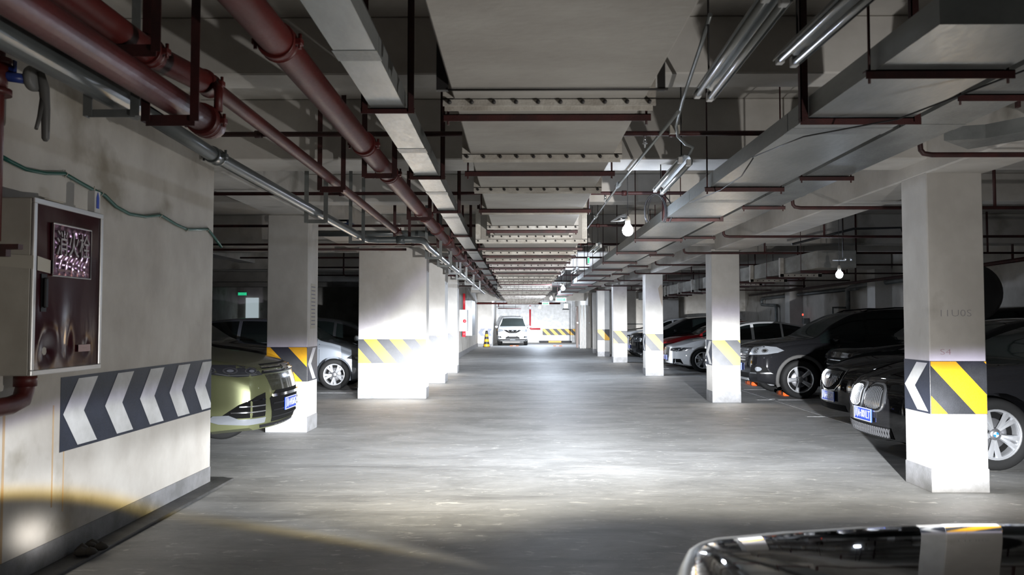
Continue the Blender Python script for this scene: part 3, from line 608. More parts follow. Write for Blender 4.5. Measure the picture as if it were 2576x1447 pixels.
# bright conduit right of the duct
t = thing('conduit', 'thin steel conduit running above the right edge of the middle duct', 'conduit', (.97, 8, 2.78))
MB().tube([(1.02, 5.3, 2.80), (.97, 7.9, 2.79), (.955, 13.6, 2.78), (.95, 30, 2.78)], .012, 8).build('pipe', galv_m, t)
for y in (8.05, 10.5): MB().tube([(.965, y, 2.79), (.96, y + .1, 2.785)], .026, 10).build('junction', galvd_m, t)
# ------------------------------------------------------------------ lamps
def bulb(label, x, y, z, strength, r=.052, ceil=ZC, group=None, shade=True):
    t = thing('bulb_lamp', label, 'lamp', (x, y, z), 0, group)
    MB().lathe([(z - r, 0), (z - r * .92, r * .4), (z - r * .6, r * .8), (z, r), (z + r * .5, r * .9), (z + r * .9, r * .6), (z + r * 1.2, r * .42)], 20, 'z', (x, y, 0)).build('bulb', mat(f'led_bulb_{int(strength)}', (1, 1, 1), .4, emit=(.74, .84, 1.0), strength=strength), t)
    MB().lathe([(z + r * 1.15, r * .45), (z + r * 2.2, r * .5), (z + r * 2.6, r * .3), (z + r * 2.7, 0)], 14, 'z', (x, y, 0)).build('socket', cream_m, t)
    MB().tube([(x, y, z + r * 2.6), (x, y, ctop(y))], .004, 6).build('cord', cable_m, t)
    if shade:
        mb = MB(); mb.tube([(x - .16, y, z + .085), (x - .08, y, z + .11), (x - .01, y, z + .13)], [.004, .03, .035], 8); mb.build('foil_reflector', chrome_m, t)
    return t
bulb('glaring bulb hanging beside the first bend of the broad right tray', 1.01, 7.75, 2.30, 300)
bulb('bright bulb hanging just above the exit signs', 1.10, 21.3, 2.29, 2200)
bulb('smaller bluish bulb hanging left of the larger exit sign', 1.14, 30.5, 2.28, 2400, shade=False)
bulb('faint bulb furthest down the aisle above the white car', 1.15, 49, 2.25, 4000, r=.06, shade=False)
bulb('lone bulb hanging over the right-hand parked cars', 4.62, 12.0, 2.12, 90, shade=False)
t = thing('lamp_bracket', 'small shiny lamp bracket beside the lone bulb at the right', 'bracket', (4.75, 12.2, 2.3))
MB().box(4.60, 4.78, 12.18, 12.21, 2.335, 2.35).build('arm', alloy_m, t); MB().tube([(4.78, 12.2, 2.35), (4.80, 12.2, 2.37)], .02, 8).tube([(4.86, 12.2, 2.36), (4.89, 12.2, 2.355)], .018, 8).build('clip', alloy_m, t); MB().tube([(4.75, 12.2, 2.35), (4.75, 12.2, ZC)], .006, 6).build('rod', cable_m, t)

def batten(label, x, y0, y1, z, w_=.12, tilt=0.0, open_=False, dx=0.0, ceil=ZC):
    t = thing('tube_light', label, 'tube light', (x, (y0 + y1) / 2, z))
    def X(y): return x + dx * (y - y0) / (y1 - y0)
    mb = MB(); n = 2; h = .035
    prof = [(-w_ / 2, .0), (-w_ / 2 + .012, h), (-.018, h + .02), (.018, h + .02), (w_ / 2 - .012, h), (w_ / 2, .0)]
    prof_in = [(a * .94, b - .004) for a, b in prof][::-1]
    ring = prof + prof_in; m_ = len(ring); ct, st = math.cos(tilt), math.sin(tilt)
    vs = []
    for y in (y0, y1):
        for a, b in ring: vs.append((X(y) + a * ct - b * st, y, z + a * st + b * ct))
    fs = [(i, (i + 1) % m_, m_ + (i + 1) % m_, m_ + i) for i in range(m_)]
    mb.add(vs, fs); mb.build('reflector', galv_m if not open_ else galvd_m, t)
    for s in (-1, 1):
        a, b = s * w_ * .27, .0
        xx, zz = a * ct - b * st, a * st + b * ct
        tb_ = MB().tube([(X(y0) + xx, y0 + .03, z + zz), (X(y1) + xx, y1 - .03, z + zz)], .0145, 12).build('tube', mat('unlit_tube', (.26, .27, .26), .28), t)
        for y in (y0 + .02, y1 - .02): MB().box(X(y) + xx - .016, X(y) + xx + .016, y - .02, y + .02, z + zz - .016, z + zz + .03, bev=.003).build('end_holder', wht_m, tb_)
    for y in (y0 + .15, y1 - .15): MB().tube([(X(y), y, z + .05), (X(y), y, ctop(y))], .005, 6).build('chain', bolt_m, t)
    return t
batten('unlit twin tube light hung nearest the middle duct, over the near aisle', .91, 2.90, 4.22, 2.60, dx=.03, tilt=-.25)
batten('unlit tube light with a dented reflector beside the broad right tray', 1.235, 2.35, 3.72, 2.62, open_=True, dx=-.03, tilt=-.2)
batten('unlit twin tube light with a looping cable, between conduit and broad right tray', 1.21, 6.05, 7.45, 2.62, dx=.04, tilt=-.3)
batten('unlit tube light hanging before the green side-on exit sign', 1.20, 12.6, 13.9, 2.60, tilt=-.3)
batten('unlit tube light seen just behind the green side-on exit sign', 1.20, 17.6, 18.9, 2.55, tilt=-.3)
batten('furthest unlit tube light above the second bulb', 1.0, 19.5, 20.7, 2.60, tilt=.4)
t = thing('lamp_cable', 'black cable looping from a ceiling pipe down to the twin tube light', 'cable', (1.2, 6, 2.8))
MB().tube([(.93, 4.0, 2.95), (.95, 4.3, 2.9), (1.05, 5.3, 2.88), (1.10, 5.8, 2.83), (1.13, 5.9, 2.78), (1.20, 5.95, 2.73), (1.26, 6.0, 2.72), (1.24, 6.05, 2.67)], .012, 8).build('cable', galvd_m, t)
MB().box(1.07, 1.14, 5.86, 5.90, 2.79, 2.85).build('clamp', cream_m, t)
t = thing('lamp_cable', 'coil of black cable beside the end of the broad right tray', 'cable', (1.25, 8, 2.5))
for k, (rr, cx_) in enumerate(((.10, 1.29), (.13, 1.33), (.09, 1.32))): MB().tube([(cx_ + rr * math.cos(a), 7.9 + .02 * k, 2.50 + .17 * math.sin(a)) for a in [math.pi * j / 10 for j in range(-2, 13)]], .006, 6).build('cable', cable_m, t)
t = thing('hanging_wire', 'thin dark wire sagging under the broad right tray', 'wire', (1.8, 4, 2.4))
MB().tube([(2.25, 2.6, 2.57), (2.0, 3.2, 2.44), (1.72, 3.75, 2.37), (1.43, 4.15, 2.38), (1.41, 5, 2.445)], .004, 6).build('wire', cable_m, t)
t = thing('hanging_wire', 'dark sagging wire along the lower edge of the broad right tray', 'wire', (1.4, 6, 2.4))
MB().tube([(1.415, 5.0, 2.44), (1.45, 5.4, 2.40), (1.46, 6.0, 2.405), (1.42, 6.9, 2.44)], .004, 6).build('wire', cable_m, t)

def exit_sign(label, x, y, z, w_, h_, txt, side=False, face=exitd_m, fig=True):
    t = thing('exit_sign', label, 'exit sign', (x, y, z))
    if side:
        MB().box(x - .02, x + .02, y - w_ / 2, y + w_ / 2, z - h_ / 2, z + h_ / 2, bev=.004).build('housing', alloy_m, t); MB().box(x - .014, x + .014, y - w_ / 2 - .003, y - w_ / 2, z - h_ * .4, z + h_ * .4).build('face', exit_m, t)
    else:
        MB().box(x - w_ / 2, x + w_ / 2, y, y + .05, z - h_ / 2, z + h_ / 2, bev=.006).build('housing', alloy_m, t)
        f = MB().box(x - w_ / 2 + .015, x + w_ / 2 - .015, y - .003, y, z - h_ / 2 + .015, z + h_ / 2 - .015).build('face', face, t)
        text_obj(txt, h_ * .62, lambda u, v, tt: (x - w_ * .12 + u, y - .006 + tt * .2, z + v), exit_m, 'lettering', t, .002, w_ * .52)
        if fig:
            # running figure of bars
            a = x + w_ * .30; mb = MB(); s = h_
            for p, q in (((0, .12), (-.02, -.04)), ((-.02, -.04), (.1, -.16)), ((.1, -.16), (.08, -.3)), ((-.02, -.04), (-.12, -.2)), ((-.12, -.2), (-.24, -.2)), ((0, .1), (.14, .02)), ((0, .1), (-.14, .02))):
                mb.tube([(a + p[0] * s, y - .006, z + p[1] * s), (a + q[0] * s, y - .006, z + q[1] * s)], s * .035, 6)
            mb.lathe([(y - .01, 0), (y - .01, s * .07), (y - .003, s * .07)], 10, 'y', (a + .02 * s, 0, z + .22 * s)); mb.build('running_figure', exit_m, t)
    MB().tube([(x - (0 if side else w_ * .3), y + .02, z + h_ / 2), (x - (0 if side else w_ * .3), y + .02, ZC)], .006, 6).build('rod', cable_m, t)
    return t
exit_sign('small green sign seen edge-on beside the fourth tube light', 1.16, 14.2, 2.48, .30, .12, '', side=True)
exit_sign('larger green exit sign with pale frame right of the bluish bulb', 1.67, 34, 2.33, .44, .17, '安全出口')
exit_sign('smaller green exit sign above and right of the white car', 1.28, 42, 2.34, .36, .15, 'EXIT', fig=True)
exit_sign('green exit sign in the dark area far behind the left cars', -13.0, 38.5, 2.72, .44, .17, '出口', face=mat('exit_dim', (.02, .2, .1), .4, emit=(.05, .8, .4), strength=.5))

# ------------------------------------------------------------------ hydrant cabinet and fittings on the left wall
XD = -2.535; Y0, Y1, Z0, Z1 = 4.25, 4.96, 1.166, 2.095
hc = thing('hydrant_cabinet', 'cream fire hydrant cabinet with a glossy maroon door on the near left wall', 'cabinet', (-2.65, 4.6, Z0))
MB().box(WX + .002, XD - .004, Y0, Y1, Z0, Z1, bev=.006).build('body', cream_m, hc)
fr = MB(); fw = .028
for a in ((Y0, Y1, Z0, Z0 + fw), (Y0, Y1, Z1 - fw, Z1), (Y0, Y0 + fw, Z0 + fw, Z1 - fw), (Y1 - fw, Y1, Z0 + fw, Z1 - fw)): fr.box(XD - .004, XD + .012, a[0], a[1], a[2], a[3], bev=.003)
fr.build('aluminium_frame', mat('brushed_aluminium', (.62, .61, .60), .35, metal=.8), hc)
# dented door: height field
mb = MB(); ny, nz = 36, 48
def dent(u, v):
    d = .004 * math.sin(2.1 * u * math.pi) * math.sin(1.3 * v * math.pi)
    for (cu, cv, su, sv, k) in ((.18, .10, .10, .10, -.016), (.50, .16, .06, .12, -.010), (.30, .25, .2, .16, .010), (.8, .12, .05, .05, -.006), (.06, .2, .05, .2, .006), (.75, .72, .2, .1, .004)):
        d += k * math.exp(-((u - cu) / su) ** 2 - ((v - cv) / sv) ** 2)
    return d
for j in range(nz + 1):
    for i in range(ny + 1):
        u, v = i / ny, j / nz; mb.v.append((XD + .004 + dent(u, v) * min(1, 8 * min(u, 1 - u, v, 1 - v)), Y0 + fw + u * (Y1 - Y0 - 2 * fw), Z0 + fw + v * (Z1 - Z0 - 2 * fw)))
for j in range(nz):
    for i in range(ny): a = j * (ny + 1) + i; mb.face((a, a + 1, a + ny + 2, a + ny + 1), True)
dr = mb.build('door', maroon_m, hc, fix=False)
mb = MB(); nu, nv = 40, 28
for j in range(nv + 1):
    for i in range(nu + 1):
        u, v = i / nu, j / nv; e_ = min(1, 10 * min(u, 1 - u, v, 1 - v))
        hh_ = .006 + e_ * (.0022 * math.sin(u * 38 + 3 * math.sin(v * 9)) + .0012 * math.sin(v * 31 + 5 * u) + .003 * math.sin(math.pi * u))  # ripples added to the panel's shape so that it catches glints
        mb.v.append((XD + .010 + hh_, 4.42 + .38 * u, 1.70 + .275 * v))
for j in range(nv):
    for i in range(nu): q = j * (nu + 1) + i; mb.face((q, q + 1, q + nu + 2, q + nu + 1), True)
mb.build('embossed_panel', mat('embossed_maroon', (.34, .20, .27), .16, metal=.95), dr, fix=False)
fp = MB()
for a_ in ((4.41, 4.81, 1.692, 1.700), (4.41, 4.81, 1.975, 1.983), (4.41, 4.418, 1.70, 1.975), (4.802, 4.81, 1.70, 1.975)): fp.box(XD + .008, XD + .022, *a_, bev=.002)
fp.build('panel_rim', chrome_m, dr)
text_obj('消火栓', .15, lambda u, v, t: (XD + .022 + t, 4.61 + u, 1.865 + v), mat('embossed_letters', (.50, .46, .46), .25, metal=.8), 'lettering', dr, .008, .34)
MB().box(XD + .018, XD + .019, 4.46, 4.76, 1.722, 1.735).build('small_print', mat('embossed_letters2', (.2, .1, .1), .3), dr)
mb = MB(); mb.box(XD + .006, XD + .012, 4.325, 4.375, 1.50, 1.70, bev=.004).box(XD + .012, XD + .03, 4.335, 4.365, 1.52, 1.68, bev=.006); mb.build('handle', dark_m, hc)
mb = MB(); mb.poly([(XD + .014, 4.40 - .12, 1.715), (XD + .014, 4.40, 1.705), (XD + .014, 4.40, 1.775), (XD + .014, 4.40 - .12, 1.79)], (.001, 0, 0))
mb.poly([(XD + .012, Y0 - .002, 1.72), (XD - .16, Y0 - .002, 1.735), (XD - .19, Y0 - .002, 1.73), (XD - .17, Y0 - .002, 1.80), (XD + .012, Y0 - .002, 1.79)], (0, -.001, 0)); mb.build('paper_tape', tape_m, hc)
MB().box(XD + .012, XD + .014, 4.70, 4.83, 1.275, 1.315).build('nameplate', mat('nameplate', (.40, .26, .24), .4), hc)
for sgn in (1,):
    text_obj('· · ·', .03, lambda u, v, t: (XD + .0145, 4.765 + u, 1.295 + v), bolt_m, 'small_marks', hc, .001)
MB().poly([(-2.66, 4.55, Z1), (-2.60, 4.62, Z1), (-2.57, 4.60, Z1 + .015), (-2.62, 4.50, Z1 + .02)], (0, 0, .012)).build('paper_scrap', tape_m, hc)
t = thing('carton', 'small white and blue carton standing on the hydrant cabinet', 'carton', (-2.6, 4.85, Z1)); MB().box(-2.585, -2.54, 4.885, 4.95, Z1 + .002, Z1 + .135, bev=.003).build('box_body', wht_m, t); MB().poly([(-2.538, 4.90, Z1 + .03), (-2.538, 4.93, Z1 + .03), (-2.538, 4.93, Z1 + .095), (-2.538, 4.915, Z1 + .13), (-2.538, 4.90, Z1 + .095)], (.001, 0, 0)).build('blue_print', plate_m, t)
MB().tube([(-2.56, 4.915, Z1 + .135), (-2.56, 4.915, Z1 + .165)], .004, 6).build('wick', tape_m, t)
# green hose pinned along the wall
hs = thing('garden_hose', 'thin green hose pinned in shallow loops along the left wall', 'hose', (WX + .02, 5, 2.2))
def wp(px, py): # picture reading of the wall plane, turned into metres once
    y = 2.77 * 2079 / (1309 - px); return (WX + .018, y, 1.45 + (808 - py) * y / 2079)
pts = [(-30, 385), (0, 401), (40, 421), (90, 431), (140, 432), (180, 455), (215, 474), (245, 488), (275, 517), (310, 536), (350, 543), (390, 539), (430, 563), (460, 576), (490, 576), (512, 575), (532, 600), (547, 620)]
MB().tube([wp(*p) for p in pts], .0125, 10).build('hose', hose_m, hs)
for p in ((145, 434), (238, 484), (390, 540), (458, 576), (512, 576)):
    x, y, z = wp(*p); MB().tube([(x - .011, y - .012, z), (x, y - .012, z + .02), (x + .016, y - .01, z), (x, y - .012, z - .02), (x - .011, y - .012, z)], .005, 6).build('clip', cream_m, hs)
# red riser and valve, upper left
vs = thing('red_riser_valve', 'red riser pipe with flanged blue valve and grey hand lever at the upper left wall', 'valve', (-2.6, 4.2, 2.4))
MB().tube([(-2.64, 4.08, 1.85), (-2.64, 4.08, 3.36)], .045, 16).build('riser_pipe', redpipe_m, vs)
MB().tube([(-2.64, 4.08, 2.585), (-2.64, 4.08, 2.615)], .078, 18).tube([(-2.64, 4.08, 2.74), (-2.64, 4.08, 2.77)], .078, 18).tube([(-2.64, 4.08, 2.615), (-2.64, 4.08, 2.74)], .058, 16).build('valve_flange', redpipe_m, vs)
MB().tube([(-2.60, 4.09, 2.685), (-2.52, 4.18, 2.69)], .026, 12).box(-2.60, -2.57, 4.12, 4.145, 2.70, 2.775).build('valve_stem', mat('blue_enamel', (.02, .04, .20), .4), vs)
lev = MB(); lev.lathe([(-.022, 0), (-.022, .060), (-.01, .066), (.014, .066), (.02, .05), (.02, 0)], 24, 'x', (-2.51, 4.19, 2.70)); lev.build('lever_hub', mat('grey_casting', (.17, .17, .165), .5), vs)
lv = MB(); lv.tube([(-2.485, 4.20, 2.74), (-2.475, 4.225, 2.66), (-2.47, 4.235, 2.55), (-2.47, 4.24, 2.40), (-2.47, 4.24, 2.385)], [.020, .026, .022, .019, .010], 12); lv.tube([(-2.48, 4.22, 2.60), (-2.475, 4.19, 2.50), (-2.47, 4.155, 2.43)], [.013, .011, .009], 8); lv.build('lever', mat('grey_grip', (.10, .098, .094), .5), vs)
# red elbow under the cabinet
t = thing('red_elbow_pipe', 'red pipe with an elbow rising into the bottom of the hydrant cabinet', 'pipe', (-2.65, 4.3, 1.05))
MB().tube([(-2.66, 3.0, 1.01), (-2.66, 4.30, 1.01), (-2.66, 4.40, 1.03), (-2.66, 4.43, 1.09), (-2.66, 4.43, 1.17)], .048, 18).build('pipe', redpipe_m, t); MB().tube([(-2.66, 4.43, 1.10), (-2.66, 4.43, 1.165)], .058, 18).build('collar', redpipe_m, t)
t = thing('red_fitting', 'small red bracket tip at the near edge of the left wall', 'bracket', (-2.5, 4.1, 1.8)); MB().box(-2.55, -2.44, 3.98, 4.02, 1.80, 1.825).box(-2.55, -2.50, 3.98, 4.02, 1.765, 1.80).build('bracket_arm', iron_m, t)
t = thing('debris', 'dark lump of rag lying against the foot of the left wall', 'rag', (-2.65, 5.2, 0)); mb = MB()
for k in range(7):
    a = rnd.uniform(0, 6.28); q = (-2.66 + rnd.uniform(-.04, .06), 5.15 + rnd.uniform(-.12, .12), .045)
    mb.lathe([(-.02, 0), (-.012, .03), (.0, .045), (.02, .03), (.03 + rnd.uniform(0, .02), 0)], 9, 'z', q)
mb.build('rag', mat('rag', (.05, .045, .04), .9), t)

# ------------------------------------------------------------------ things at the far end
t = thing('hydrant_cabinet', 'white hydrant box with a red mark on the far left wall', 'cabinet', (-2.3, 33, 1.05)); MB().box(-2.41, -2.10, 32.6, 33.3, 1.05, 1.90, bev=.01).build('body', wht_m, t); MB().lathe([(32.596, 0), (32.59, .07), (32.6, .07)], 16, 'y', (-2.2, 0, 1.45)).build('red_mark', fire_m, t)
t = thing('red_riser_pipe', 'bright red pipe above and below the far white hydrant box', 'pipe', (-2.25, 33, 0)); MB().tube([(-2.25, 33, 1.9), (-2.25, 33, 2.55)], .05, 10).tube([(-2.25, 33, .82), (-2.25, 33, 1.05)], .07, 10).build('pipe', fire_m, t)
t = thing('wall_panel', 'tall pale board with a dark side standing out from the far left wall', 'panel', (-2.2, 36, .8)); MB().box(-2.41, -2.15, 36.0, 36.12, .82, 2.35).build('board', wht_m, t); MB().box(-2.148, -2.10, 36.0, 38.4, .82, 2.35).build('edge_strip', galvd_m, t)
t = thing('striped_post', 'yellow and black striped cone standing by the end-left wall', 'cone', (-1.9, 46.3, 0))
for k in range(6):
    a, b = .14 * k, .14 * k + .14; ra, rb = .17 - .11 * k / 6, .17 - .11 * (k + 1) / 6
    MB().lathe([(a + .02, ra), (b + .02, rb)], 18, 'z', (-1.88, 46.3, 0)).build('stripe', (yel_m if k % 2 == 0 else blk_m), t)
MB().box(-2.08, -1.68, 46.1, 46.5, 0, .03, bev=.01).build('foot', dark_m, t); MB().lathe([(.86, .06), (.90, .055), (.91, 0)], 14, 'z', (-1.88, 46.3, 0)).build('top_cap', dark_m, t)
for i, (x, y, l) in enumerate(((-.35, 47.8, 'orange reflector stud on the floor under the far white car'), (2.15, 47.8, 'orange reflector stud on the bare floor of the far end bay'))):
    t = thing('floor_reflector', l, 'reflector', (x, y, 0)); MB().box(x - .26, x + .26, y - .08, y + .08, 0, .05, bev=.02).build('reflector_body', orange_m, t); MB().box(x - .08, x + .08, y - .085, y - .08, .015, .04).build('white_insert', pltxt_m, t)
t = thing('wheel_bumper', 'black and yellow wheel stop bar before the back wall', 'wheel stop', (2.2, 55.2, 0)); MB().box(1.25, 1.85, 54.6, 54.75, .03, .14, bev=.02).build('bar', dark_m, t); MB().box(1.85, 2.7, 54.6, 54.75, .03, .14, bev=.02).build('yellow_bar', yel_m, t); MB().box(2.7, 3.4, 54.6, 54.75, .03, .14, bev=.02).build('bar', dark_m, t)
for k, x in enumerate((3.10, 3.66)):
    t = thing('door_post', ['brown steel door post at the right of the far end bay', 'pale steel door post beside the brown one'][k], 'post', (x, 44.8, 0)); m_ = (mat('brown_door', (.12, .075, .06), .5), col_m)[k]
    MB().box(x - .07, x + .05, 45 - 1.0 * k, 45.1 - 1.0 * k, 0, 2.25, bev=.01).box(x - .05, x + .03, 44.98 - 1.0 * k, 45 - 1.0 * k, .9, 1.2).build('post', m_, t)
    MB().tube([(x, 44.95 - k, 1.35), (x, 44.9 - k, 1.35)], .04, 10).build('lock', chrome_m, t)
t = thing('folding_shutter', 'pale folded shutter panels at the far right of the aisle', 'shutter', (3.35, 44, 0))
for k in range(5): MB().box(3.17 + .085 * k, 3.235 + .085 * k, 44.0 + .03 * (k % 2), 44.1, 0, 2.3, bev=.008).build('slat', (col_m, galvd_m)[k % 2], t)
t = thing('ceiling_box', 'grey loudspeaker box hanging below the larger exit sign', 'loudspeaker', (1.98, 36, 2.1)); MB().box(1.86, 2.10, 36, 36.2, 1.98, 2.24, bev=.02).build('box_body', galvd_m, t); MB().box(1.83, 2.13, 35.98, 36.2, 1.94, 1.98).build('lip', dark_m, t); MB().tube([(1.98, 36.1, 2.24), (1.98, 36.1, ZC)], .01, 6).build('rod', cable_m, t)

# ------------------------------------------------------------------ wheel stops
def stop(label, x, y, L_=.55):
    t = thing('wheel_stop', label, 'wheel stop', (x, y, 0), 0, None)
    MB().box(x - .07, x + .07, y - L_ / 2, y + L_ / 2, 0, .085, bev=.02).build('body', orange_m, t)
    for s in (-1, 1): MB().box(x - .072, x + .072, y + s * L_ * .32 - .03, y + s * L_ * .32 + .03, .02, .087, bev=.002).build('black_band', dark_m, t)
stop('orange wheel stop behind the front wheel of the silver hatchback', -3.35, 17.75)
stop('orange wheel stop left of the nose of the black off-road car, beside the column', 5.25, 18.9)
stop('orange wheel stop under the nose of the black off-road car', 5.15, 16.3, .42)
# traffic mirror behind first column
t = thing('traffic_mirror', 'black-backed round traffic mirror on an arm behind the nearest right column', 'mirror', (4.3, 7.9, 1.72))
mb = MB(); mb.lathe([(-.10, 0), (-.095, .10), (-.07, .20), (-.02, .27), (.0, .275), (.02, .27)], 36, 'y', (4.34, 7.95, 1.72)); mb.build('back_shell', dark_m, t)
MB().lathe([(.02, .268), (.045, .15), (.055, 0)], 36, 'y', (4.34, 7.95, 1.72)).build('mirror_face', chrome_m, t)
MB().tube([(3.95, 7.4, 1.72), (4.1, 7.7, 1.72), (4.30, 7.86, 1.72)], .02, 8).build('arm', dark_m, t)
# ------------------------------------------------------------------ cars (local axes: +x forward, nose at x = 0, z up)
def pch(pts):
    pts = sorted(pts); X = np.array([p[0] for p in pts], float); Y = np.array([p[1] for p in pts], float)
    d = np.diff(Y) / np.diff(X); s = np.zeros(len(X)); s[0], s[-1] = d[0], d[-1]
    for i in range(1, len(X) - 1):
        s[i] = 0 if d[i - 1] * d[i] <= 0 else 2 * d[i - 1] * d[i] / (d[i - 1] + d[i])
    def f(x):
        x = min(max(x, X[0]), X[-1]); i = min(max(int(np.searchsorted(X, x)) - 1, 0), len(X) - 2); h = X[i + 1] - X[i]; t = (x - X[i]) / h
        return float(Y[i] * (1 + 2 * t) * (1 - t) ** 2 + s[i] * h * t * (1 - t) ** 2 + Y[i + 1] * t * t * (3 - 2 * t) + s[i + 1] * h * t * t * (t - 1))
    return f
def sst(t): t = min(max(t, 0), 1); return t * t * (3 - 2 * t)

TYRE = {}
def add_wheel(car_, r, wd, x, side, W, style, nsp, detail):
    """a wheel: tyre (part) with rim, spokes, cap as sub-parts; outer face toward side (+1 = +y)"""
    y = side * (W / 2 - wd / 2 - .02)
    key = (r, style, nsp, detail)
    if key not in TYRE:
        hw = wd / 2; R0 = r * .70
        t = MB().lathe([(-hw * .8, R0), (-hw, R0 + .02), (-hw, r - .03), (-hw * .8, r - .008), (-hw * .3, r), (hw * .3, r), (hw * .8, r - .008), (hw, r - .03), (hw * 1.0, R0 + .03), (hw * .86, R0)], 40, 'y').build('wheel', rubber_m, None, world=False)
        rim_mat = alloy_m
        rm = MB().lathe([(hw * .80, R0 + .002), (hw * .92, R0 - .003), (hw * .88, R0 - .018), (hw * .5, R0 - .03), (-hw * .6, R0 - .035)], 40, 'y').build('rim', rim_mat, t, world=False)
        bk = MB().lathe([(-hw * .1, R0 - .03), (-hw * .1, .0)], 32, 'y').build('brake_shadow_plate', matte_m, t, world=False)
        dk = MB().lathe([(hw * .02, R0 * .62), (hw * .08, R0 * .60), (hw * .08, .06), (hw * .08, 0)], 32, 'y').build('brake_disc', alloyd_m, t, world=False)
        R1 = R0 - .012; sp = None
        for k in range(nsp):
            if style == 'single': prs = [(0, .030, .044, 0)]
            elif style == 'double': prs = [(-.14, .016, .034, -.20), (.14, .016, .034, .20)]
            elif style == 'vee': prs = [(-.05, .016, .020, -.15), (.05, .016, .020, .15)]
            else: prs = [(0, .020, .026, 0)]
            if sp is None:
                mb = MB()
                for a0, w0, w1, a1 in prs:
                    n_ = 5
                    for q in range(n_):
                        t0, t1 = q / n_, (q + 1) / n_; ring = []
                        for tt in (t0, t1):
                            rr = .045 + (R1 - .045) * tt; an = a0 * (1 - tt) + a1 * tt if style != 'single' else 0; ww = w0 + (w1 - w0) * tt
                            yy = hw * (.62 + .22 * math.sin(tt * math.pi * .5)); c_, s_ = math.cos(an), math.sin(an)
                            for (u, v) in ((-ww, yy - .02), (-ww * .55, yy), (ww * .55, yy), (ww, yy - .02)): ring.append((rr * c_ - u * s_, v, rr * s_ + u * c_))
                        mb.add(ring, [(0, 1, 5, 4), (1, 2, 6, 5), (2, 3, 7, 6), (3, 0, 4, 7)], False)
                sp = mb.build('spoke', rim_mat, t, world=False); o = sp
            else:
                o = sp.copy(); col.objects.link(o); o.parent = t
            o.rotation_euler = (0, 2 * math.pi * k / nsp + math.pi / 2, 0)
        MB().lathe([(hw * .5, .062), (hw * .70, .055), (hw * .74, .03), (hw * .75, 0)], 20, 'y').build('hub_cap', alloy_m if style != 'double' else alloyd_m, t, world=False)
        TYRE[key] = t; o = t
    else: o = copy_tree(TYRE[key])
    o.parent = car_; o.location = (x, y, r); o.rotation_euler = (0, rnd.uniform(-.5, .5), 0) if side > 0 else (0, rnd.uniform(-.5, .5), math.pi)
    return o

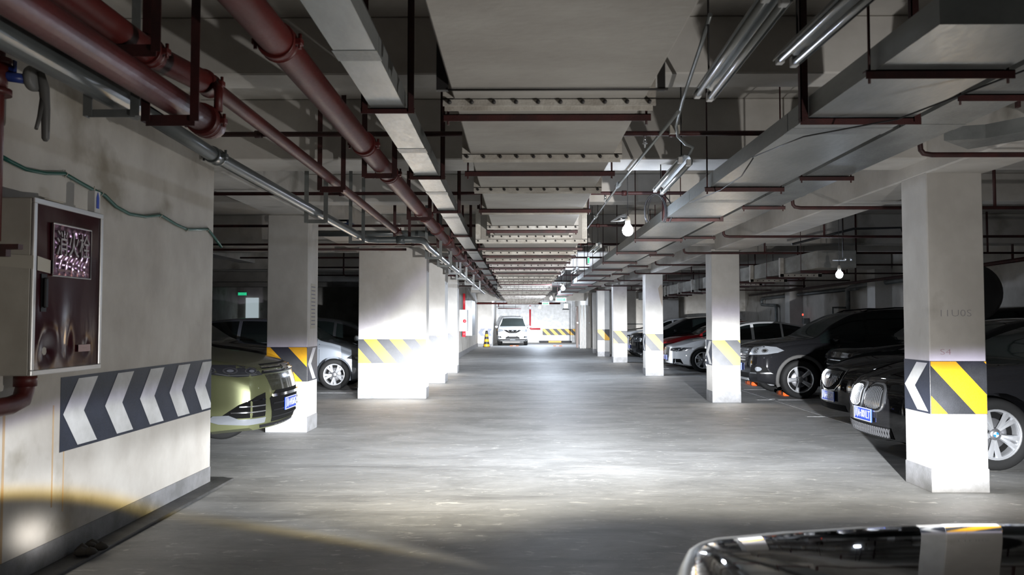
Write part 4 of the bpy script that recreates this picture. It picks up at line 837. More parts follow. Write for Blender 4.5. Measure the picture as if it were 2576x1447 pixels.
def build_car(name, label, cat, pos, rz, S):
    root = thing(name, label, cat, pos, rz, 'parked cars')
    L, W = S['L'], S['W']; HW = W / 2
    top, belt, plan = pch(S['top']), pch(S['belt']), pch(S['plan']); zbf = pch(S['bottom']); face = pch(S['face']); rface = pch(S.get('rface', [(.2, .1), (.5, 0), (.9, .03), (1.2, .12)]))
    bow, tum = S.get('bow', .16), S.get('tumble', .34)
    nl, md = S.get('nx', 78), S.get('fine', True)
    xs = {0.0, -.012, -.03, -.06, -.1, -.15, -.21, -.28, -.36, -L, -L + .012, -L + .03, -L + .06, -L + .1, -L + .16, -L + .24}
    n_ = int((L - .6) / (.07 if md else .11))
    for i in range(n_ + 1): xs.add(round(-.36 - (L - .6) * i / n_, 4))
    for k in ('cowl', 'header', 'rheader', 'rcowl'): xs.add(S[k])
    for a, b in S['wins']: xs.add(a); xs.add(b)
    xs = sorted(xs, reverse=True); q = [xs[0]]
    for x in xs[1:]:
        if q[-1] - x > .008: q.append(x)
    xs = q
    def rows(x):
        w_ = HW * plan(x); zb, zs = zbf(x), belt(x); zt = max(top(x), zs + .012); d = zt - zs
        yr = w_ * .945 - tum * d - .0; k = min(1, d / .3)
        r = [(0, zb), (.5 * w_, zb), (.86 * w_, zb), (.965 * w_, zb + .035), (.99 * w_, zb + .11), (w_, zb + .33 * (zs - zb)), (w_, zb + .55 * (zs - zb)), (w_ * .990, zb + .74 * (zs - zb)), (w_ * .992, zs - .08), (w_ * .972, zs - .02), (w_ * .945, zs)]
        for t in (.25, .5, .75, 1.0):
            r.append((w_ * .945 + (yr - w_ * .945) * t + .018 * k * math.sin(math.pi * t), zs + .86 * d * t))
        r += [(yr - .018 * k - .012, zs + .925 * d), (yr - .05 * k - .03, zs + .962 * d)]
        y0 = yr - .05 * k - .03; z0 = zs + .962 * d
        for f in (.78, .52, .26, 0): r.append((y0 * f, zt - (zt - z0) * f * f))
        return r
    def warp(x, y, z):
        f = sst(1 + x / 1.0); g = sst(1 - (x + L) / .8)
        dx = f * (-bow * (abs(y) / HW) ** 2.3 + face(z)) + g * (bow * .7 * (abs(y) / HW) ** 2.3 + rface(z))
        return (x + dx, y, z)
    me_v, me_f, me_m = [], [], []
    nr = len(rows(-1)); RW = []
    for x in xs:
        r = rows(x); ring = [(x, y, z) for y, z in r] + [(x, -y, z) for y, z in r[1:-1][::-1]]
        RW.append(len(me_v)); me_v += [warp(*p) for p in ring]
    nring = 2 * nr - 2
    clad = S.get('clad')
    for i in range(len(xs) - 1):
        xm = (xs[i] + xs[i + 1]) / 2; dm = top(xm) - belt(xm)
        for j in range(nring):
            jj = j if j < nr - 1 else nring - 1 - j     # mirrored row interval index
            m_ = 0
            if 10 <= jj < 14 and dm > .06 and any(b < xm < a for a, b in S['wins']): m_ = 1
            elif 10 <= jj < 15 and S['rcowl'] < xm < S['cowl'] and dm > .05 and (jj < 14): m_ = 4     # pillars between the side windows
            if jj >= 16 and S['header'] < xm < S['cowl']: m_ = 2
            if jj >= 16 and S['rcowl'] < xm < S['rheader']: m_ = 3
            if clad and jj < 4: m_ = 4
            a, b = RW[i] + j, RW[i] + (j + 1) % nring; c_, d_ = RW[i + 1] + (j + 1) % nring, RW[i + 1] + j
            me_f.append((a, b, c_, d_)); me_m.append(m_)
    for e, x in ((0, xs[0]), (len(xs) - 1, xs[-1])):      # nose and tail caps as grids
        r = rows(x); nc = 12; idx = []
        for j, (y, z) in enumerate(r):
            line = []
            if j == 0 or j == nr - 1: line = [RW[e] + j] * (nc + 1)
            else:
                line = [RW[e] + nring - j]
                for k in range(1, nc):
                    yy = y * (2 * k / nc - 1); line.append(len(me_v)); me_v.append(warp(x, yy, z))
                line.append(RW[e] + j)
            idx.append(line)
        for j in range(nr - 1):
            for k in range(nc):
                f = [idx[j][k], idx[j][k + 1], idx[j + 1][k + 1], idx[j + 1][k]]; f2 = []
                for v in f:
                    if v not in f2: f2.append(v)
                if len(f2) > 2: me_f.append(tuple(f2 if e == 0 else f2[::-1])); me_m.append(0)
    me = bpy.data.meshes.new('body_raw'); me.from_pydata(me_v, [], me_f); me.polygons.foreach_set('material_index', me_m)
    mats = [S['paint'], glass_m, clearg_m, glass_m, dark_m, matte_m]
    for m_ in mats: me.materials.append(m_)
    bm = bmesh.new(); bm.from_mesh(me); bmesh.ops.remove_doubles(bm, verts=bm.verts, dist=.0004); bmesh.ops.recalc_face_normals(bm, faces=bm.faces); bm.to_mesh(me)
    bvh = BVHTree.FromBMesh(bm); bm.free()
    raw = bpy.data.objects.new('body_raw', me); col.objects.link(raw)
    cut = MB(); wr = S['wr']
    for xx in (-S['fo'], -S['fo'] - S['wb']):
        for s in (-1, 1):
            n = 28; cut.cur = 5
            cut.tube([(xx, s * (HW - .36), wr + .0), (xx, s * (HW + .2), wr + .0)], wr + S.get('gap', .055), n, smooth=True)
    co = cut.build('cut', mats, None, world=False); md_ = raw.modifiers.new('b', 'BOOLEAN'); md_.object = co; md_.operation = 'DIFFERENCE'; md_.solver = 'EXACT'
    dg = bpy.context.evaluated_depsgraph_get(); res = bpy.data.meshes.new_from_object(raw.evaluated_get(dg))
    bpy.data.objects.remove(raw); bpy.data.objects.remove(co)
    # split by material
    def sub(nm, test, m_, parent=root):
        b = bmesh.new(); b.from_mesh(res)
        kill = [f for f in b.faces if not test(f)]; bmesh.ops.delete(b, geom=kill, context='FACES')
        if not b.faces: b.free(); return None
        mm = bpy.data.meshes.new(nm); b.to_mesh(mm); b.free()
        mm.materials.clear()
        for q_ in m_: mm.materials.append(q_)
        if len(m_) == 1: mm.polygons.foreach_set('material_index', [0] * len(mm.polygons))
        mm.polygons.foreach_set('use_smooth', [True] * len(mm.polygons))
        try: mm.set_sharp_from_angle(angle=R(38))
        except Exception: pass
        o = bpy.data.objects.new(nm, mm); col.objects.link(o); o.parent = parent; return o
    body = sub('body', lambda f: f.material_index in (0, 4, 5), mats)
    for s in (1, -1): sub('side_windows', lambda f, s=s: f.material_index == 1 and f.calc_center_median().y * s > 0, [glass_m])
    sub('windscreen', lambda f: f.material_index == 2, [clearg_m]); sub('rear_window', lambda f: f.material_index == 3, [glass_m])

    # conforming patches --------------------------------------------------
    def patch(nm, m_, poly, off=.006, thick=.02, parent=root, mode='nose', side=1, xc=-1.0, lab=None, mats2=None):
        du, dv = (3.0, .035) if mode == 'nose' else (.06, .05)
        us = [p[0] for p in poly]; vs = [p[1] for p in poly]; b = bmesh.new(); cache = {}
        def pt(u, v):
            k = (round(u, 4), round(v, 5))
            if k in cache: return cache[k]
            if mode == 'nose': d = Vector((math.cos(R(u)), side * math.sin(R(u)), 0)); o_ = Vector((xc, 0, v)) + d * 4
            elif mode == 'side': d = Vector((0, side, 0)); o_ = Vector((u, side * 3, v))
            else: d = Vector((0, 0, 1)); o_ = Vector((u, side * v, 4))
            h = bvh.ray_cast(o_, -d)
            cache[k] = None if h[0] is None else (b.verts.new(h[0] + d * off), b.verts.new(h[0] + d * (off - thick))); return cache[k]
        u = math.floor(min(us) / du) * du
        while u < max(us):
            v = math.floor(min(vs) / dv) * dv
            while v < max(vs):
                c_ = clip_poly(poly, u, u + du, v, v + dv)
                if c_:
                    P = [pt(*p) for p in c_]; Q = []
                    for p in P:
                        if p is not None and (not Q or Q[-1] is not p): Q.append(p)
                    if len(Q) > 1 and Q[0] is Q[-1]: Q.pop()
                    if len(Q) > 2 and len(set(id(x_) for x_ in Q)) == len(Q):
                        try: b.faces.new([x_[0] for x_ in Q]); b.faces.ensure_lookup_table()
                        except ValueError: pass
                v += dv
            u += du
        pair = {p[0]: p[1] for p in cache.values() if p}
        for e in [e for e in b.edges if len(e.link_faces) == 1]:
            a, c_ = e.verts
            if a in pair and c_ in pair:
                try: b.faces.new([a, c_, pair[c_], pair[a]])
                except ValueError: pass
        for f in b.faces: f.smooth = False
        bmesh.ops.delete(b, geom=[v_ for v_ in b.verts if not v_.link_faces], context='VERTS')
        if not b.faces: b.free(); return None
        bmesh.ops.recalc_face_normals(b, faces=b.faces)
        mm = bpy.data.meshes.new(nm); b.to_mesh(mm); b.free(); mm.materials.append(m_)
        mm.polygons.foreach_set('use_smooth', [True] * len(mm.polygons))
        try: mm.set_sharp_from_angle(angle=R(35))
        except Exception: pass
        o = bpy.data.objects.new(nm, mm); col.objects.link(o); o.parent = parent
        if lab: o['label'] = lab
        return o
    def both(*a, **k):
        return [patch(*a, side=s, **k) for s in (1, -1)]
    def nose_x(z, y=0.0):
        h = bvh.ray_cast(Vector((3, y, z)), Vector((-1, 0, 0))); return h[0].x if h[0] else 0
    def plate(z, txt, y=0.0, parent=root):
        x = max(nose_x(z), nose_x(z + .05), nose_x(z - .05)) + .012
        def f(u, v, t=0.0): return root_m @ Vector((x + .012 + t, y + u, z + v))
        p = MB().box(x - .004, x + .0095, y - .22, y + .22, z - .07, z + .07, bev=.003).build('number_plate', plate_m, root, world=False)
        mb = MB()
        for a in ((-.218, .218, .061, .068), (-.218, .218, -.068, -.061), (-.218, -.211, -.061, .061), (.211, .218, -.061, .061)): mb.box(x + .010, x + .0115, y + a[0], y + a[1], z + a[2], z + a[3])
        mb.build('plate_border', pltxt_m, p, world=False)
        if txt: text_obj(txt, .118, lambda u, v, t: root_m @ Vector((x + .012 + t * .5, y + u, z + v - .0)), pltxt_m, 'plate_lettering', p, .002, .38)
        return p
    root_m = WM[root.name]
    for s in (1, -1):
        # mirrors
        mx_, mz = S['mirror']
        mb = MB(); pr = []
        n = 9
        for k in range(n + 1):
            a = math.pi * k / n; pr.append((-.10 * math.cos(a), max(.001, math.sin(a))))
        o = len(mb.v)
        for a, r_ in pr:
            for k in range(16):
                t_ = 2 * math.pi * k / 16; mb.v.append((mx_ + .07 * r_ * math.cos(t_) * (1.25 if math.cos(t_) > 0 else .6), s * (HW + .075 + a), mz + .072 * r_ * math.sin(t_)))
        for i in range(n):
            for k in range(16): mb.face((o + i * 16 + k, o + (i + 1) * 16 + k, o + (i + 1) * 16 + (k + 1) % 16, o + i * 16 + (k + 1) % 16), True)
        mo = mb.build('wing_mirror', S.get('mirror_mat', S['paint']), root, world=False)
        MB().tube([(mx_, s * (HW - .12), mz - .08), (mx_, s * (HW + .03), mz - .04)], .022, 8).build('mirror_stalk', dark_m, mo, world=False)
    for xx in (-S['fo'], -S['fo'] - S['wb']):
        for s in (1, -1): add_wheel(root, wr, S.get('tw', .22), xx, s, W, S['style'], S['nsp'], 0)
        if S.get('arch'):
            for s in (1, -1):
                n = 22; r0, r1 = wr + S.get('gap', .055), wr + S.get('gap', .055) + .055
                mb = MB(); prev = None
                for k in range(n + 1):
                    a = R(-18) + (math.pi + R(36)) * k / n; P = []
                    for rr in (r0 - .004, r1):
                        x_, z_ = xx + rr * math.cos(a), wr + rr * math.sin(a)
                        h = bvh.ray_cast(Vector((x_, s * 3, z_)), Vector((0, -s, 0)))
                        yy = h[0].y if h[0] and abs(h[0].y) > HW * .8 else s * HW * .97
                        P.append((x_, yy + s * .012, z_)); P.append((x_, yy - s * .03, z_))
                    o = len(mb.v); mb.v += P
                    if prev is not None:
                        for a_, b_ in ((0, 2), (1, 0), (2, 3)): mb.face((prev + a_, prev + b_, o + b_, o + a_), True)
                    prev = o
                mb.build('arch_trim', S['arch'], root, world=False)
    # shut lines and door handles
    if S.get('seams', True):
        b0 = belt(-2.0)
        for x0 in S['doors']:
            both('door_gap', matte_m, [(x0 - .004, .36), (x0 + .004, .36), (x0 + .004, b0 - .02), (x0 - .004, b0 - .02)], off=.0015, thick=.004, mode='side')
        for x0 in S['doors'][1:]:
            both('door_handle', S.get('handle', S['paint']), [(x0 + .06, b0 - .16), (x0 + .24, b0 - .16), (x0 + .24, b0 - .13), (x0 + .06, b0 - .13)], off=.03, thick=.025, mode='side')
        both('belt_strip', S.get('beltm', dark_m), [(S['cowl'] - .3, belt(S['cowl'] - .3) - .012), (S['rcowl'] + .3, belt(S['rcowl'] + .3) - .012), (S['rcowl'] + .3, belt(S['rcowl'] + .3) + .004), (S['cowl'] - .3, belt(S['cowl'] - .3) + .004)], off=.004, thick=.01, mode='side')
    for s in (1, -1):     # tail lamps, so that the far end reads as a car too
        zt_ = S.get('tail', .85)
        mb = MB(); pts = []
        for (x_, z_) in ((-L + .32, zt_), (-L + .10, zt_ - .03), (-L + .08, zt_ + .12), (-L + .28, zt_ + .12)):
            h = bvh.ray_cast(Vector((x_, s * 3, z_)), Vector((0, -s, 0)))
            pts.append((x_, (h[0].y if h[0] else s * HW * .9) + s * .006, z_))
        mb.poly(pts, (0, -s * .02, 0)); mb.build('tail_lamp', mat('tail_red', (.25, .01, .012), .12), root, world=False)
    S['features'](dict(patch=patch, both=both, plate=plate, nose_x=nose_x, root=root, body=body, bvh=bvh, belt=belt, top=top, HW=HW, S=S))
    return root

def suv(L=4.64, W=1.84, H=1.69, **k):
    s = dict(L=L, W=W, fo=.90, wb=2.68, wr=.355, cowl=-1.16, header=-2.02, rheader=-L + .42, rcowl=-L + .12,
        top=[(0, .93), (-.03, .96), (-.12, 1.0), (-.5, 1.06), (-1.0, 1.11), (-1.16, 1.135), (-1.6, H - .28), (-2.02, H - .09), (-2.4, H - .03), (-3.0, H), (-3.8, H - .03), (-L + .42, H - .10), (-L + .12, 1.12), (-L + .04, 1.0), (-L, .95)],
        belt=[(0, .84), (-.12, .90), (-.5, .97), (-1.16, 1.03), (-3.2, 1.08), (-L + .3, 1.10), (-L, .90)],
        plan=[(-L, .84), (-L + .04, .90), (-L + .2, .96), (-L + .7, 1), (-1.2, 1), (-.8, .995), (-.4, .975), (-.15, .94), (-.05, .90), (0, .86)],
        bottom=[(0, .30), (-.4, .24), (-1, .22), (-L + .8, .24), (-L, .36)],
        face=[(.2, -.12), (.33, -.03), (.48, 0), (.62, 0), (.8, -.02), (.95, -.08), (1.2, -.14)],
        wins=[(-1.28, -2.13), (-2.20, -3.02), (-3.10, -L + .55)], mirror=(-1.55, 1.10), style='single', nsp=5, doors=[-1.32, -2.16, -3.12], clad=True, tumble=.30)
    s.update(k); return s
def sedan(L=4.85, W=1.86, H=1.46, **k):
    s = dict(L=L, W=W, fo=.90, wb=2.85, wr=.335, cowl=-1.32, header=-2.18, rheader=-L + 1.35, rcowl=-L + .62,
        top=[(0, .70), (-.03, .735), (-.12, .77), (-.5, .86), (-1.0, .94), (-1.32, .985), (-1.75, H - .20), (-2.18, H - .06), (-2.6, H - .005), (-2.9, H), (-L + 1.35, H - .10), (-L + .62, 1.08), (-L + .3, 1.07), (-L + .06, 1.03), (-L, .95)],
        belt=[(0, .62), (-.12, .70), (-.5, .79), (-1.32, .90), (-3.2, .95), (-L + .4, .98), (-L, .88)],
        plan=[(-L, .82), (-L + .04, .88), (-L + .2, .95), (-L + .8, 1), (-1.2, 1), (-.8, .99), (-.4, .965), (-.15, .92), (-.05, .88), (0, .83)],
        bottom=[(0, .24), (-.4, .17), (-1, .16), (-L + .8, .17), (-L, .28)],
        face=[(.15, -.10), (.25, -.02), (.40, 0), (.55, 0), (.7, -.03), (.8, -.10)],
        wins=[(-1.45, -2.28), (-2.36, -3.12), (-3.18, -L + 1.02)], mirror=(-1.72, .98), style='multi', nsp=10, doors=[-1.42, -2.32, -3.22], clad=False, tumble=.40, bow=.20, tail=.80)
    s.update(k); return s

def bars_h(C, parent, m_, t0, t1, z0, z1, n, h=.012, off=.02, xc=-1.0):
    for k in range(n):
        z = z0 + (z1 - z0) * (k + .5) / n
        C['patch']('grille_bar', m_, [(t0, z - h / 2), (t1, z - h / 2), (t1, z + h / 2), (t0, z + h / 2)], off=off, thick=.02, parent=parent, xc=xc)
def rel(o, C):   # patches are in local car coordinates already
    return o

def roofz(C, x, y):
    h = C['bvh'].ray_cast(Vector((x, y, 3)), Vector((0, 0, -1))); return h[0].z if h[0] else 1.6
def lamp_set(C, poly, refl=3, drl=None, glassm=None, z=.0):
    for s in (1, -1):
        a = C['patch']('headlamp', lensd_m, poly, off=.004, thick=.03, side=s)
        us = [p[0] for p in poly]; vs = [p[1] for p in poly]; u0, u1, v0, v1 = min(us), max(us), min(vs), max(vs)
        for k in range(refl):
            u = u0 + (u1 - u0) * (k + .75) / (refl + .5); vc = (v0 + v1) / 2 + (v1 - v0) * .06 * (k - refl / 2 + .5); hu, hv = min(4.2, (u1 - u0) * .30 / refl), (v1 - v0) * .24
            def el(f): return [(u + f * hu * math.cos(t_), vc + f * hv * math.sin(t_)) for t_ in [2 * math.pi * j / 14 for j in range(14)]]
            r_ = C['patch']('lamp_reflector', mat('lamp_ring', (.20, .205, .215), .2, metal=.7), el(1.0), off=.010, thick=.01, side=s, parent=a)
            C['patch']('lamp_bowl', lensd_m, el(.80), off=.013, thick=.006, side=s, parent=a)
            C['patch']('lamp_bulb', lens_m, el(.45), off=.017, thick=.006, side=s, parent=a)
        C['patch']('lamp_trim', mat('lamp_trim', (.16, .165, .17), .2, metal=.5), [(u0 + (u1 - u0) * .12, v0 + (v1 - v0) * .12), (u0 + (u1 - u0) * .55, v0 + (v1 - v0) * .10), (u0 + (u1 - u0) * .72, v0 + (v1 - v0) * .30), (u0 + (u1 - u0) * .68, v0 + (v1 - v0) * .34), (u0 + (u1 - u0) * .52, v0 + (v1 - v0) * .17), (u0 + (u1 - u0) * .14, v0 + (v1 - v0) * .18)], off=.014, thick=.01, side=s, parent=a)
        if drl: C['patch']('daylight_strip', lens_m, drl, off=.012, thick=.012, side=s, parent=a)

# --- green-gold compact off-road car (left)
def f_gold(C):
    P, B = C['patch'], C['both']; r = C['root']
    g = P('upper_grille', dark_m, [(-34, .885), (34, .885), (30, .985), (-30, .985)], off=.004)
    bars_h(C, g, chrome_m, -32, 32, .895, .975, 2, .010, .016)
    P('emblem', chrome_m, [(5.2 * math.cos(t), .935 + .035 * math.sin(t)) for t in [math.pi * k / 8 for k in range(16)]], off=.035, thick=.04)
    P('bumper_reflection_panel', mat('bumper_dark_reflection', (.03, .03, .022), .12, coat=1), [(-26, .70), (26, .70), (31, .875), (-31, .875)], off=.004)  # dark panel: the reflection in the bumper is put into its colour
    lg = P('lower_grille', matte_m, [(-25, .36), (25, .36), (29, .62), (22, .70), (-22, .70), (-29, .62)], off=.008)
    bars_h(C, lg, chrome_m, -27, 27, .60, .70, 1, .03, .028); bars_h(C, lg, dark_m, -26, 26, .38, .60, 3, .016, .018)
    for s in (1, -1):
        a = P('side_intake', matte_m, [(33, .44), (52, .44), (58, .47), (50, .58), (40, .66), (33, .69)], off=.006, side=s)
        for z, t1 in ((.50, 54), (.56, 50), (.62, 43)): P('intake_bar', chrome_m, [(33.5, z - .006), (t1, z - .006), (t1, z + .006), (33.5, z + .006)], off=.02, thick=.02, side=s, parent=a)
        P('fog_lamp', lens_m, [(33, .37), (46, .365), (60, .385), (66, .42), (63, .47), (55, .475), (50, .43), (33, .43)], off=.02, thick=.03, side=s, lab='silver fog lamp surround')
    lamp_set(C, [(33, .875), (50, .865), (66, .90), (74, .955), (70, 1.0), (50, .99), (38, .955)], 3)
    P('lower_lip', dark_m, [(-34, .28), (34, .28), (36, .35), (-36, .35)], off=.012)
    for k in range(7): P('lip_slot', alloyd_m, [(-20 + 6 * k, .295), (-17 + 6 * k, .295), (-16 + 6 * k, .325), (-19 + 6 * k, .325)], off=.018, thick=.01)
    C['plate'](.535, '川A·04S60G')
gold = mat('green_gold_paint', (.16, .17, .085), .36, metal=.6, coat=.5)
build_car('car', 'green-gold car nosing out between the left wall and the square column', 'car', (-2.63, 9.42, 0), 0,
    suv(L=4.52, W=1.84, H=1.68, fo=1.04, paint=gold, features=f_gold, arch=dark_m, face=[(.2, -.16), (.33, -.05), (.48, 0), (.62, 0), (.8, -.03), (.95, -.08), (1.2, -.14)], bow=.24,
        bottom=[(0, .30), (-.4, .27), (-1, .24), (-3.7, .26), (-4.52, .36)]))

def f_plain(plate_z=.5, txt='', gr=(.55, .80, 24), lampz=(.66, .80), barsn=3, bm_=None):
    def f(C):
        g = C['patch']('grille', matte_m, [(-gr[2], gr[0]), (gr[2], gr[0]), (gr[2] + 3, gr[1]), (-gr[2] - 3, gr[1])], off=.006)
        bars_h(C, g, bm_ or chrome_m, -gr[2], gr[2], gr[0], gr[1], barsn, .012, .02)
        z0, z1 = lampz
        lamp_set(C, [(gr[2] + 6, z0), (50, z0 + .01), (64, z0 + .07), (58, z1), (gr[2] + 8, z1 - .03)], 2)
        C['patch']('lower_intake', matte_m, [(-30, .26), (30, .26), (27, .36), (-27, .36)], off=.005)
        C['plate'](plate_z, txt)
    return f
build_car('car', 'black car lost in shadow behind the square left column', 'car', (-3.75, 13.5, 0), 0,
    suv(L=4.6, W=1.84, H=1.70, paint=paint('black_paint_car', (.010, .010, .011)), features=f_plain(.5, '', (.6, .86, 24), (.80, .95)), fine=False))

# --- silver hatchback (left)
def f_silver(C):
    f_plain(.46, '', (.46, .72, 22), (.60, .74), 2)(C)
build_car('car', 'silver-grey hatchback with star-spoke wheel between the left column and wide pier', 'car', (-3.08, 18.25, 0), 0,
    sedan(L=4.36, W=1.80, H=1.52, wb=2.70, fo=.84, wr=.325, cowl=-1.12, header=-1.85, rheader=-3.85, rcowl=-4.2, wins=[(-1.2, -1.95), (-2.02, -2.85), (-2.92, -3.75)],
        top=[(0, .72), (-.03, .75), (-.12, .79), (-.5, .90), (-.9, .99), (-1.12, 1.04), (-1.5, 1.30), (-1.85, 1.44), (-2.3, 1.51), (-2.8, 1.52), (-3.85, 1.42), (-4.2, 1.02), (-4.3, .98), (-4.36, .92)],
        belt=[(0, .64), (-.12, .72), (-.5, .84), (-1.12, .96), (-2.8, 1.0), (-4.0, 1.0), (-4.36, .86)], mirror=(-1.45, 1.02), doors=[-1.15, -1.98, -2.95],
        plan=[(-4.36, .82), (-4.3, .88), (-4.1, .95), (-3.5, 1), (-1.2, 1), (-.8, .99), (-.4, .965), (-.15, .92), (-.05, .88), (0, .83)], bottom=[(0, .24), (-.4, .18), (-3.5, .18), (-4.36, .28)],
        paint=mat('silver_paint', (.20, .22, .25), .3, metal=.5, coat=1), style='double', nsp=5, features=f_silver, mirror_mat=mat('silver_paint2', (.7, .72, .74), .3, coat=1)))

build_car('car', 'dark grey car seen above the silver hatchback, between the second and third wide piers', 'car', (-2.62, 21.65, 0), 0,
    sedan(L=4.5, W=1.78, H=1.54, paint=mat('dark_grey_paint', (.05, .052, .058), .3, metal=.5, coat=1), features=f_plain(.46, '', (.46, .70, 22), (.62, .76), 2), fine=False, mirror_mat=mat('silver_paint2', (.7, .72, .74), .3, coat=1),
        cowl=-1.2, header=-1.98, wins=[(-1.3, -2.05), (-2.12, -2.95), (-3.02, -3.6)], mirror=(-1.5, 1.02),
        top=[(0, .72), (-.03, .75), (-.12, .79), (-.5, .90), (-.9, .98), (-1.2, 1.03), (-1.6, 1.32), (-1.98, 1.46), (-2.4, 1.53), (-2.8, 1.54), (-3.15, 1.50), (-3.88, 1.10), (-4.2, 1.06), (-4.44, 1.0), (-4.5, .94)]))
# --- black off-road car, right (five-spoke wheel, grey arches)
def f_haval(C):
    P = C['patch']
    g = P('grille', dark_m, [(-24, .66), (24, .66), (27, .94), (-27, .94)], off=.01)
    bars_h(C, g, chrome_m, -25, 25, .68, .93, 5, .026, .03)
    P('emblem', chrome_m, [(-7, .785), (7, .785), (7, .83), (-7, .83)], off=.05, thick=.03)
    for s in (1, -1):
        a = P('headlamp', lens_m, [(27.5, .80), (50, .825), (60, .86), (66, .90), (58, .965), (46, .985), (31, .965)], off=.008, thick=.03, side=s)
        for u, z, ru, rz_ in ((38, .88, 3.2, .045), (48, .895, 3.2, .042)):
            P('lamp_reflector', mat('lamp_ring', (.20, .205, .215), .2, metal=.7), [(u + ru * math.cos(t), z + rz_ * math.sin(t)) for t in [math.pi * k / 6 for k in range(12)]], off=.014, thick=.01, side=s, parent=a)
            P('lamp_bulb', chrome_m, [(u + ru * .6 * math.cos(t), z + rz_ * .6 * math.sin(t)) for t in [math.pi * k / 6 for k in range(12)]], off=.022, thick=.01, side=s, parent=a)
        b = P('fog_recess', matte_m, [(31, .46), (53, .46), (50, .60), (33, .62)], off=.006, side=s)
        P('fog_lamp', lens_m, [(43 + 3.4 * math.cos(t), .55 + .042 * math.sin(t)) for t in [math.pi * k / 8 for k in range(16)]], off=.016, thick=.02, side=s, parent=b)
        P('chrome_strip', chrome_m, [(31, .455), (56, .465), (54, .49), (32, .482)], off=.02, thick=.02, side=s, parent=b)
    P('skid_panel', mat('silver_skid', (.35, .36, .37), .4, metal=.4), [(-26, .26), (26, .26), (24, .36), (-24, .36)], off=.012)
    P('lower_grille', matte_m, [(-27, .37), (27, .37), (27, .46), (-27, .46)], off=.006)
    C['plate'](.57, '')
    for s in (1, -1):
        pass
        MB().tube([(x_, s * .60, roofz(C, x_, .60) + dz_) for x_, dz_ in ((-2.15, -.01), (-2.3, .025), (-2.8, .03), (-3.4, .03), (-3.9, .025), (-4.05, -.01))], .014, 8).build('roof_rail', C['S']['paint'], C['root'], world=False)
blackp = paint('deep_black_paint', (.008, .008, .009))
build_car('car', 'black off-road car with five-spoke wheels and grey arches, beyond the second right column', 'car', (4.33, 16.42, 0), math.pi,
    suv(L=4.64, W=1.86, H=1.70, wr=.358, paint=blackp, features=f_haval, arch=mat('dusty_arch', (.05, .048, .046), .8), gap=.05))

# --- black saloon with upright waterfall grille
def f_buick(C):
    P = C['patch']
    sh = [(-21, .74), (-20, .78), (0, .80), (20, .78), (21, .74), (17, .60), (10, .52), (0, .50), (-10, .52), (-17, .60)]
    fr_ = P('grille_frame', mat('grille_chrome', (.30, .31, .33), .22, metal=.9), [(u * 1.08, .65 + (v - .65) * 1.12) for u, v in sh], off=.010, thick=.03)
    g = P('grille', matte_m, sh, off=.016, thick=.01)
    for k in range(19):
        u = -18 + 2.0 * k; zt_, zb_ = .77, .535 + .18 * (abs(u) / 20) ** 2
        P('grille_bar', mat('grille_chrome', (.30, .31, .33), .22, metal=.9), [(u - .35, zb_), (u + .35, zb_), (u + .35, zt_), (u - .35, zt_)], off=.030, thick=.02, parent=g)
    P('emblem', mat('grille_chrome', (.30, .31, .33), .22, metal=.9), [(4 * math.cos(t), .70 + .042 * math.sin(t)) for t in [math.pi * k / 8 for k in range(16)]], off=.045, thick=.02)
    lamp_set(C, [(40, .68), (52, .68), (64, .75), (66, .83), (54, .81), (42, .75)], 3)
    for s in (1, -1): P('fog_lamp', lens_m, [(40 + 3 * math.cos(t), .34 + .035 * math.sin(t)) for t in [math.pi * k / 8 for k in range(16)]], off=.012, thick=.02, side=s)
    P('lower_intake', matte_m, [(-26, .24), (26, .24), (24, .32), (-24, .32)], off=.006); P('bumper_chrome', mat('grille_chrome', (.30, .31, .33), .22, metal=.9), [(-34, .225), (34, .225), (34, .238), (-34, .238)], off=.02, thick=.02)
    C['plate'](.42, '川A·H07A9')
build_car('car', 'black car with an upright ribbed oval grille, second from the nearest right column', 'car', (4.28, 11.55, 0), math.pi,
    sedan(L=4.98, W=1.86, H=1.50, paint=blackp, features=f_buick, bow=.26, top=[(0, .76), (-.03, .80), (-.12, .84), (-.5, .93), (-1.0, 1.0), (-1.32, 1.03), (-1.75, 1.29), (-2.18, 1.44), (-2.6, 1.495), (-2.9, 1.50), (-3.63, 1.40), (-4.36, 1.10), (-4.68, 1.08), (-4.92, 1.04), (-4.98, .95)], belt=[(0, .68), (-.12, .76), (-.5, .84), (-1.32, .93), (-3.2, .96), (-4.5, .98), (-4.98, .88)]))

